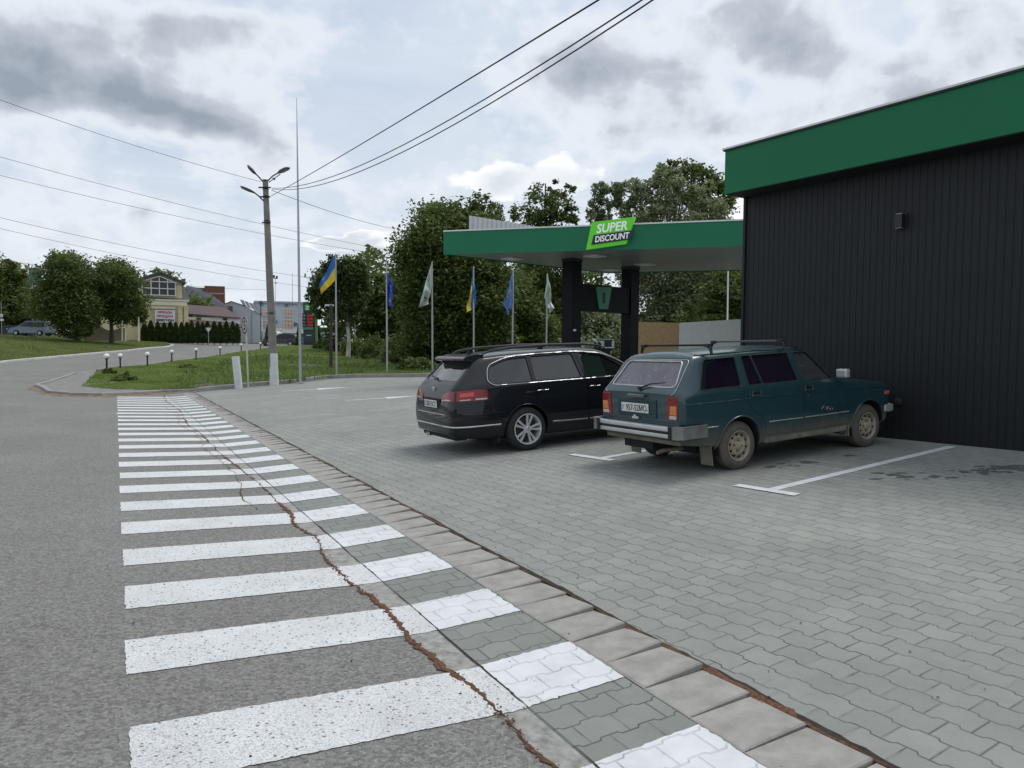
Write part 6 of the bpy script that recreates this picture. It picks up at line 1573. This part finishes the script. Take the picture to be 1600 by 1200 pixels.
MB().box((xr - .03, .0, .925), (.045, .30, .034)).build('gate_handle', simple('handle_grey', (.16, .16, .16), .5, metal=.5, var=.3, vscale=20), gt, bevel=.008)
m = MB(); m.box((xr - .02, .03, .655), (.03, .11, .03)); m.box((xr - .03, .03, .665), (.02, .04, .05)); m.build('gate_latch', M_alu, gt, bevel=.006)
m = MB(); q0 = lada.rear(-.02, 1.0, .02); q1 = lada.rear(-.42, 1.075, .022); q2 = lada.rear(-.20, 1.05, .03)
m.tube([q0, q2, q1], [.012, .009, .006], 6); m.build('wiper', M_black, lada.root, smooth=40)
m = MB(); m.M = Matrix.Translation(q0); m.lathe([(0, -.02), (.025, -.015), (.022, .02), (0, .025)], 12); m.build('wiper_hub', M_black, lada.root)
# rear bumper, corners, mud flaps, exhaust, towing eye
zb_ = .535
m = MB(); m.box((-.965, 0, zb_ + .035), (.085, 1.50, .055)); m.box((-.960, 0, zb_ - .045), (.085, 1.50, .055)); bmp = m.build('rear_bumper', M_alu, lada.root, bevel=.014)
MB().box((-.962, 0, zb_), (.075, 1.50, .05)).build('rubber_strip', M_rub, bmp)
for s in (-1, 1):
    m = MB(); P = rpoly([(-1.015, s * .745), (-1.015, s * .60), (-.93, s * .60), (-.93, s * .845), (-.56, s * .855), (-.56, s * .875), (-.96, s * .865)], .025)
    P = rpoly([(-1.012, s * .70), (-.93, s * .70), (-.93, s * .815), (-.58, s * .825), (-.58, s * .858), (-.96, s * .850), (-1.012, s * .80)], .02)
    m.prism(P, zb_ - .072, zb_ + .072, 'XY'); m.build('bumper_corner', simple('corner_metal', (.22, .22, .21), .5, metal=.5, var=.3, vscale=6), bmp)
    m = MB(); m.box((-1.016, s * .69, zb_), (.02, .05, .15)); m.build('bumper_rubber', M_rub, bmp, bevel=.005)
    m = MB(); m.box((-.44, s * .66, .245), (.012, .20, .30), ry=-.10); m.build('mud_flap', M_dust, lada.root, bevel=.004)
    m = MB(); m.box((2.02, s * .70, .27), (.012, .15, .16)); m.build('mud_flap', M_dust, lada.root, bevel=.004)
MB().box((-.70, 0, .40), (.36, 1.38, .06)).build('rear_valance', M_dust, lada.root, bevel=.01)
MB().tube([(-.55, -.38, .28), (-.86, -.40, .29), (-.97, -.41, .275)], .022, 10).build('exhaust_pipe', simple('rusty_pipe', (.20, .15, .10), .8, var=.3, vscale=20), lada.root, smooth=40)
m = MB(); m.box((-.55, .15, .33), (.5, .55, .14)); m.box((1.1, 0, .26), (3.0, .9, .12)); m.tube([(0, -.62, .29), (0, .62, .29)], .05, 10); m.tube([(2.424, -.62, .29), (2.424, .62, .29)], .04, 10); m.build('underbody', M_blackm, lada.root)
# mirror, front lamps, front bumper
for s in (-1, 1):
    m = MB(); m.box((1.80, s * .86, 1.045), (.09, .16, .115)); mm = m.build('mirror', M_alu if s < 0 else M_black, lada.root, bevel=.02); MB().tube([(1.80, s * .77, .985), (1.81, s * .83, 1.02)], .014, 6).build('mirror_arm', M_black, mm)
    MB().box((2.835, s * .775, .715), (.09, .02, .05)).build('side_repeater', M_tor if s > 0 else simple('repeater', (.5, .12, .06), .3), lada.root, bevel=.006)
    m = MB(); m.M = Matrix.Translation((2.90, s * .52, .70)) @ Matrix.Rotation(R(90), 4, 'Z'); m.box((0, 0, 0), (.26, .06, .17)); m.build('headlight', M_twh, lada.root, bevel=.01)
m = MB(); m.box((2.945, 0, .50), (.07, 1.50, .11)); m.box((2.86, .78, .5), (.18, .035, .10)); m.box((2.86, -.78, .5), (.18, .035, .10)); m.build('front_bumper', M_alu, lada.root, bevel=.015)
# roof bars
for i, x in enumerate((-.30, .95)):
    z0 = 1.405; m = MB(); m.tube([(x, -.60, z0 + .098), (x, .60, z0 + .098)], .013, 8); m.box((x, 0, z0 + .098), (.030, 1.20, .022)); rb = m.build('roof_bar', M_blackm if i == 0 else simple('bar_grey', (.10, .095, .09), .6), lada.root, bevel=.003)
    for s in (-1, 1):
        m = MB(); m.tube([(x + .0, s * .56, z0 + .10), (x, s * .625, z0 + .07), (x, s * .655, z0 - .02)], [.022, .024, .014], 6); m.box((x, s * .585, z0 + .095), (.06, .08, .035)); m.build('bar_foot', M_black, rb)
m = MB(); m.tube([(1.30, -.52, 1.40), (1.22, -.50, 1.50)], .006, 6); m.box((1.30, -.52, 1.405), (.05, .03, .03)); m.build('roof_antenna', M_black, lada.root)
# yellow thing on the dashboard seen through the driver side window
# ---------------- black rounded estate
pc = G(822, 703); dv2 = Vector((math.cos(R(28.2)), math.sin(R(28.2))))
PMx = lotM(pc, dv2, .80); PMx = PMx @ Matrix.Scale(.995, 4)
K2 = {-1.165: (.38, .50, .50, .60, .62, .585, .66, .54, .67), -1.15: (.33, .60, .50, .70, .66, .69, .74, .60, .76), -1.12: (.30, .68, .50, .765, .72, .745, .90, .62, .915), -1.07: (.28, .72, .50, .81, .85, .775, 1.00, .66, 1.02), -1.02: (.27, .75, .50, .84, .93, .80, 1.05, .665, 1.075), -.90: (.25, .78, .50, .875, .98, .825, 1.165, .645, 1.19),
      -.68: (.23, .80, .50, .898, 1.0, .845, 1.365, .595, 1.395), -.60: (.22, .80, .50, .90, 1.0, .848, 1.405, .585, 1.44), -.50: (.22, .80, .50, .902, 1.0, .85, 1.42, .585, 1.463), .2: (.20, .80, .52, .908, .995, .856, 1.45, .60, 1.50), 1.0: (.20, .80, .52, .910, .985, .856, 1.455, .605, 1.505),
      1.5: (.20, .80, .52, .908, .975, .852, 1.42, .59, 1.475), 1.75: (.20, .80, .52, .906, .965, .848, 1.33, .60, 1.38), 2.35: (.20, .80, .52, .90, .93, .835, 1.00, .72, 1.03), 2.5: (.20, .79, .52, .895, .91, .825, .955, .72, .98), 3.1: (.20, .76, .52, .86, .80, .79, .85, .70, .88), 3.4: (.22, .70, .50, .79, .72, .72, .76, .64, .79), 3.55: (.26, .58, .48, .66, .62, .60, .66, .54, .68), 3.60: (.32, .44, .48, .52, .57, .48, .60, .44, .61)}
blk, nt_, b_ = newmat('black_paint'); b_.inputs['Base Color'].default_value = (.006, .007, .010, 1); b_.inputs['Roughness'].default_value = .4; b_.inputs['Specular IOR Level'].default_value = .15; b_.inputs['Coat Weight'].default_value = .65; b_.inputs['Coat Roughness'].default_value = .02
pas = Car('black_estate_car', 'glossy black rounded estate car with alloy wheels parked behind the teal one', PMx, K2, (.05, .16, .05, .07), blk)
arP = [(0, .325, .368), (2.712, .325, .368)]
rd = rpoly([(.165, 1.0), (.17, .80), (.30, .66), (.38, .50), (.42, .33), (1.09, .32), (1.09, 1.0), (1.02, 1.42), (.30, 1.42), (.19, 1.40)], .03)
fd = rpoly([(1.103, .32), (2.28, .33), (2.30, .5), (2.25, .93), (1.80, 1.27), (1.55, 1.385), (1.03, 1.42), (1.103, 1.0)], .03)
q_ = rpoly([(-.565, 1.06), (-.46, 1.015), (.14, 1.025), (.155, 1.385), (-.18, 1.370), (-.49, 1.27)], [.05, .06, .02, .02, .12, .12], 6)
r_ = rpoly([(.20, 1.028), (1.02, 1.032), (.97, 1.40), (.23, 1.39)], .03); f_ = rpoly([(1.13, 1.035), (2.05, 1.03), (1.80, 1.20), (1.52, 1.345), (1.10, 1.40)], .03)
rw2 = (rpoly([(-.615, 1.085), (.615, 1.085), (.53, 1.375), (-.53, 1.375)], .07, 6), -1.4, -.62); fw2 = (rpoly([(-.66, 1.06), (.66, 1.06), (.54, 1.40), (-.54, 1.40)], .06), 1.45, 3.0)
gate2 = (rpoly([(-.50, .64), (.50, .64), (.60, .72), (.66, .86), (.645, 1.02), (.555, 1.405), (-.555, 1.405), (-.645, 1.02), (-.66, .86), (-.60, .72)], .04), -1.5, -.66)
M_pgl = car_glass('black_car_glass', (.010, .011, .012), .02, 0, .7)
body2, dob2, gt2 = build_body(pas, arP, [rd, fd], [q_, r_, f_], rw2, fw2, gate2, M_pgl, dy=(.45, 1.2), arch_y=(.48, 1.3))
M_alloy = simple('alloy_silver', (.60, .61, .62), .3, metal=.35, var=.06)
for x in (0, 2.712):
    for y in (-.785, .785): pas.wheel(x, y, .325, .215, 'alloy', M_tyk, M_alloy)
for s in (-1, 1):
    win_out = rpoly([(-.60, 1.06), (-.50, 1.000), (2.20, 1.005), (1.90, 1.215), (1.54, 1.368), (1.05, 1.423), (.20, 1.415), (-.20, 1.388), (-.53, 1.285)], [.06, .06, .02, .1, .1, .1, .1, .1, .12], 6)
    pas.line(win_out, .0085, M_chrome, 'window_chrome', s, .009, True, step=.04)
    pas.line([(.45, .395), (1.08, .385)], .012, M_chrome, 'door_strip', s, .002); pas.line([(1.12, .385), (2.25, .395)], .012, M_chrome, 'door_strip', s, .002)
    # roof rail
    pts = [Vector((x, s * .56, z)) for x, z in ((-.55, 1.455), (-.42, 1.50), (-.10, 1.535), (.6, 1.548), (1.2, 1.535), (1.52, 1.50), (1.65, 1.455))]
    rl = MB().tube(pts, [.012, .02, .020, .020, .020, .018, .010], 8).build('roof_rail', simple('rail_black', (.03, .03, .032), .25), pas.root, smooth=40)
    MB().box((.45, s * .56, 1.515), (.08, .03, .06)).build('rail_foot', M_black, rl)
    for e, x0 in ((0, .28), (1, 1.22)):
        p = pas.surf(x0, .875, s); m = MB(); m.tube([(x0 - .10, p.y + s * .010, .875), (x0, p.y + s * .030, .878), (x0 + .11, p.y + s * .012, .875)], [.010, .015, .011], 8)
        d = [q for t, q in dob2 if t == s and (np.mean([v.co.x for v in q.data.vertices]) > 1.1) == bool(e)][0]; hh = m.build('handle', blk, d, smooth=50)
        MB().tube([(x0 - .09, p.y + s * .026, .886), (x0 + .10, p.y + s * .026, .886)], .004, 6).build('handle_trim', M_chrome, hh)
    m = MB(); m.box((-.46, s * .73, .27), (.012, .20, .24), ry=-.1); m.build('mud_flap', M_rub, pas.root, bevel=.004)
    m = MB(); m.box((2.0, s * 1.0, 1.03), (.14, .20, .15)); m.build('mirror', blk, pas.root, bevel=.04)
    P = [(x + 0, z) for x, z in [(0, 0)]]
    t = np.linspace(-.1, math.pi + .1, 30); mb = MB(); mb.tube([pas.surf(.372 * math.cos(a), max(.26, .325 + .372 * math.sin(a)), s, 0) for a in t], .007, 6); mb.build('arch_lip', blk, pas.root, smooth=60)
# wrap-around tail lamps: patch of the hull surface pushed out
def patch(car, fn, us, vs_, off, name, mat, par):
    mb = MB(); V = []; nu, nv = len(us), len(vs_)
    for o_ in (off, off - .03):
        for v in vs_:
            for u in us: V.append(fn(u, v, o_))
    F_ = []
    for a in range(nv - 1):
        for b in range(nu - 1):
            i = a * nu + b; F_.append((i, i + 1, i + nu + 1, i + nu)); j = i + nu * nv; F_.append((j + nu, j + nu + 1, j + 1, j))
    bd = [b for b in range(nu)] + [a * nu + nu - 1 for a in range(1, nv)] + [(nv - 1) * nu + b for b in range(nu - 2, -1, -1)] + [a * nu for a in range(nv - 2, 0, -1)]
    for k in range(len(bd)): i, j = bd[k], bd[(k + 1) % len(bd)]; F_.append((i, i + nu * nv, j + nu * nv, j))
    mb.add(V, F_); return mb.build(name, mat, par, smooth=50)
def lampfn(side):
    c0 = Vector((-.55, side * .22))
    def fn(u, v, off):
        # u 0..1 from inner gate edge round to the flank, v 0..1 bottom to top
        ang = (R(180) + side * -R(0)) ; a0, a1 = math.atan2(side * .36 - c0.y, -1.1 - c0.x), math.atan2(side * .85 - c0.y, -.60 - c0.x)
        if side > 0: pass
        if a0 * side < 0: a0 += side * 2 * math.pi
        a = a0 + (a1 - a0) * u; zlo = .80 + .010 * u; zhi = .925 + .055 * u - .05 * max(0, u - .75) * 4 * .6
        lo_taper = max(0, .18 - u) * .35; z = (zlo + 0) + (zhi - zlo - lo_taper) * v
        o = Vector((c0.x + 3 * math.cos(a), c0.y + 3 * math.sin(a), z)); d = Vector((-math.cos(a), -math.sin(a), 0)); h = pas.bvh.ray_cast(o, d)
        return tuple((h[0] + Vector((math.cos(a), math.sin(a), 0)) * off)) if h[0] else tuple(o)
    return fn
for s in (-1, 1):
    fn = lampfn(s); tlp = patch(pas, fn, np.linspace(0, .97, 16), np.linspace(0, 1, 6), .010, 'tail_light', M_tred, pas.root)
    patch(pas, fn, np.linspace(.04, .32, 6), np.linspace(.08, .20, 2), .014, 'reverse_strip', M_twh, tlp); patch(pas, fn, np.linspace(.50, .66, 5), np.linspace(.08, .18, 2), .014, 'reverse_strip', M_twh, tlp); patch(pas, fn, np.linspace(.74, .95, 6), np.linspace(.06, .20, 2), .014, 'reverse_strip', M_twh, tlp)
    patch(pas, fn, np.linspace(.40, .44, 2), np.linspace(0.02, .98, 4), .0125, 'lamp_gap', M_black, tlp)
    patch(pas, fn, np.linspace(.50, .72, 6), np.linspace(.42, .80, 4), .013, 'inner_lamp', simple('lamp_bright_red', (.62, .05, .04), .15, coat=.6), tlp)
# spoiler, third brake light, plate, badge, wiper, chrome strips
m = MB(); m.prism(rpoly([(-.83, 1.375), (-.64, 1.33), (-.50, 1.44), (-.60, 1.462), (-.80, 1.432), (-.85, 1.402)], .012), -.545, .545); m.build('roof_spoiler', blk, pas.root, smooth=30)
MB().box((-.848, 0, 1.390), (.012, .40, .018)).build('brake_light', simple('brake_dark_red', (.22, .01, .01), .3), pas.root)
def rr2(y, z, o=.0): return pas.rear(y, z, o)
zp = .745; xp = rr2(0, zp).x
MB().box((xp + .006, 0, zp), (.03, .66, .17)).build('plate_recess', M_blackm, gt2, bevel=.01)
pl2 = MB().box((xp - .018, 0, zp), (.012, .50, .108)).build('license_plate', M_plate, pas.root, bevel=.003); MB().box((xp - .014, 0, zp), (.012, .52, .124)).build('plate_frame', M_rub, pas.root)
fit_text('CE0315CT', .41, .075, frameM((xp - .0255, -.01, zp), (0, -1, 0)), M_ink, 'plate_characters', pl2, .001, bold=.006); MB().box((xp - .0245, .235, zp), (.002, .022, .10)).build('plate_band', simple('plate_blue', (.03, .08, .35), .5), pl2)
pb_ = rr2(0, .945, .008); mbd = frameM(pb_, (0, -1, 0), (-.25, 0, 1)); m = MB(); m.M = mbd
m.lathe([(.045, -.004), (.052, -.004), (.052, .006), (.045, .006)], 28, close=True); bd_ = m.build('badge', M_chrome, pas.root, smooth=30)
m = MB(); m.M = mbd
for a, b in (((-.028, .036), (-.008, -.002)), ((-.008, -.002), (0, .014)), ((0, .014), (.008, -.002)), ((.008, -.002), (.028, .036)), ((-.042, .012), (-.020, -.038)), ((-.020, -.038), (0, .000)), ((0, .000), (.020, -.038)), ((.020, -.038), (.042, .012))): m.tube([(a[0], a[1], .002), (b[0], b[1], .002)], .0038, 5)
m.build('badge_mark', M_chrome, bd_)
for z, wdt, nm, t in ((.80, .10, 'model_lettering', '2.0 TDI'), (.775, .11, 'model_lettering', '4MOTION')): q = rr2(-.44, z - .01, .006); fit_text(t, wdt, .017, frameM(q, (.22, -1, 0)), M_chrome, nm, pas.root, .001, bold=.01)
def strip2(z, y0, r, nm, x1=None):
    mb = MB(); pts = []; c0 = Vector((-.42, 0))
    am = math.atan2(y0, .70) if not x1 else math.atan2(.9, .02)
    for a in np.linspace(-am, am, 60):
        d = Vector((-math.cos(a), math.sin(a), 0)); h = pas.bvh.ray_cast(Vector((c0.x, c0.y, z)) + d * 3, -d)
        if h[0]: pts.append(h[0] + d * .003)
    mb.tube(pts, r, 6); return mb.build(nm, M_chrome, pas.root, smooth=60)
strip2(.435, .66, .012, 'bumper_chrome', [-.46, -.6, -.75, -.88, -.96]); strip2(.605, .50, .008, 'gate_chrome'); 
m = MB(); a, b = rr2(.02, 1.09, .02), rr2(.38, 1.12, .02); m.tube([a, (a + b) / 2 + Vector((-.015, 0, .02)), b], [.018, .011, .007], 6); m.build('wiper', M_black, pas.root, smooth=40)
m = MB(); m.tube([(-.62, -.30, 1.45), (-.66, -.32, 1.50)], .01, 6); m.box((-.48, 0, 1.475), (.10, .03, .03)); m.build('antenna', M_black, pas.root)
# seam round the rear bumper, lower skirt, exhaust, floor
pas.line([(-.88, .64), (-.40, .62), (-.33, .50)], .003, M_blackm, 'bumper_seam', -1, .0005); pas.line([(-.88, .64), (-.40, .62), (-.33, .50)], .003, M_blackm, 'bumper_seam', 1, .0005)
MB().box((-.96, 0, .27), (.22, 1.25, .10)).build('rear_skirt', M_blackm, pas.root, bevel=.03)
for y in (.36,): m = MB(); m.tube([(-.85, y, .235), (-1.08, y, .24)], .03, 12); m.tube([(-.85, y + .08, .235), (-1.08, y + .08, .24)], .03, 12); m.build('exhaust_pipe', M_chrome, pas.root, smooth=40)
m = MB(); m.box((1.3, 0, .24), (3.6, 1.1, .14)); m.tube([(0, -.70, .325), (0, .70, .325)], .05, 10); m.tube([(2.712, -.70, .325), (2.712, .70, .325)], .05, 10); m.build('underbody', M_blackm, pas.root)
fc = pas.surf(-.22, .86, -1, .001); m = MB(); m.M = Matrix.Translation(fc); m.lathe([(.072, -.002), (.076, 0), (.072, .001)], 28, 'Y', close=True); m.build('fuel_flap_seam', M_blackm, pas.root)
pas.line([(.0, .868), (.16, .87)], .004, blk, 'shoulder_crease', -1, .002);
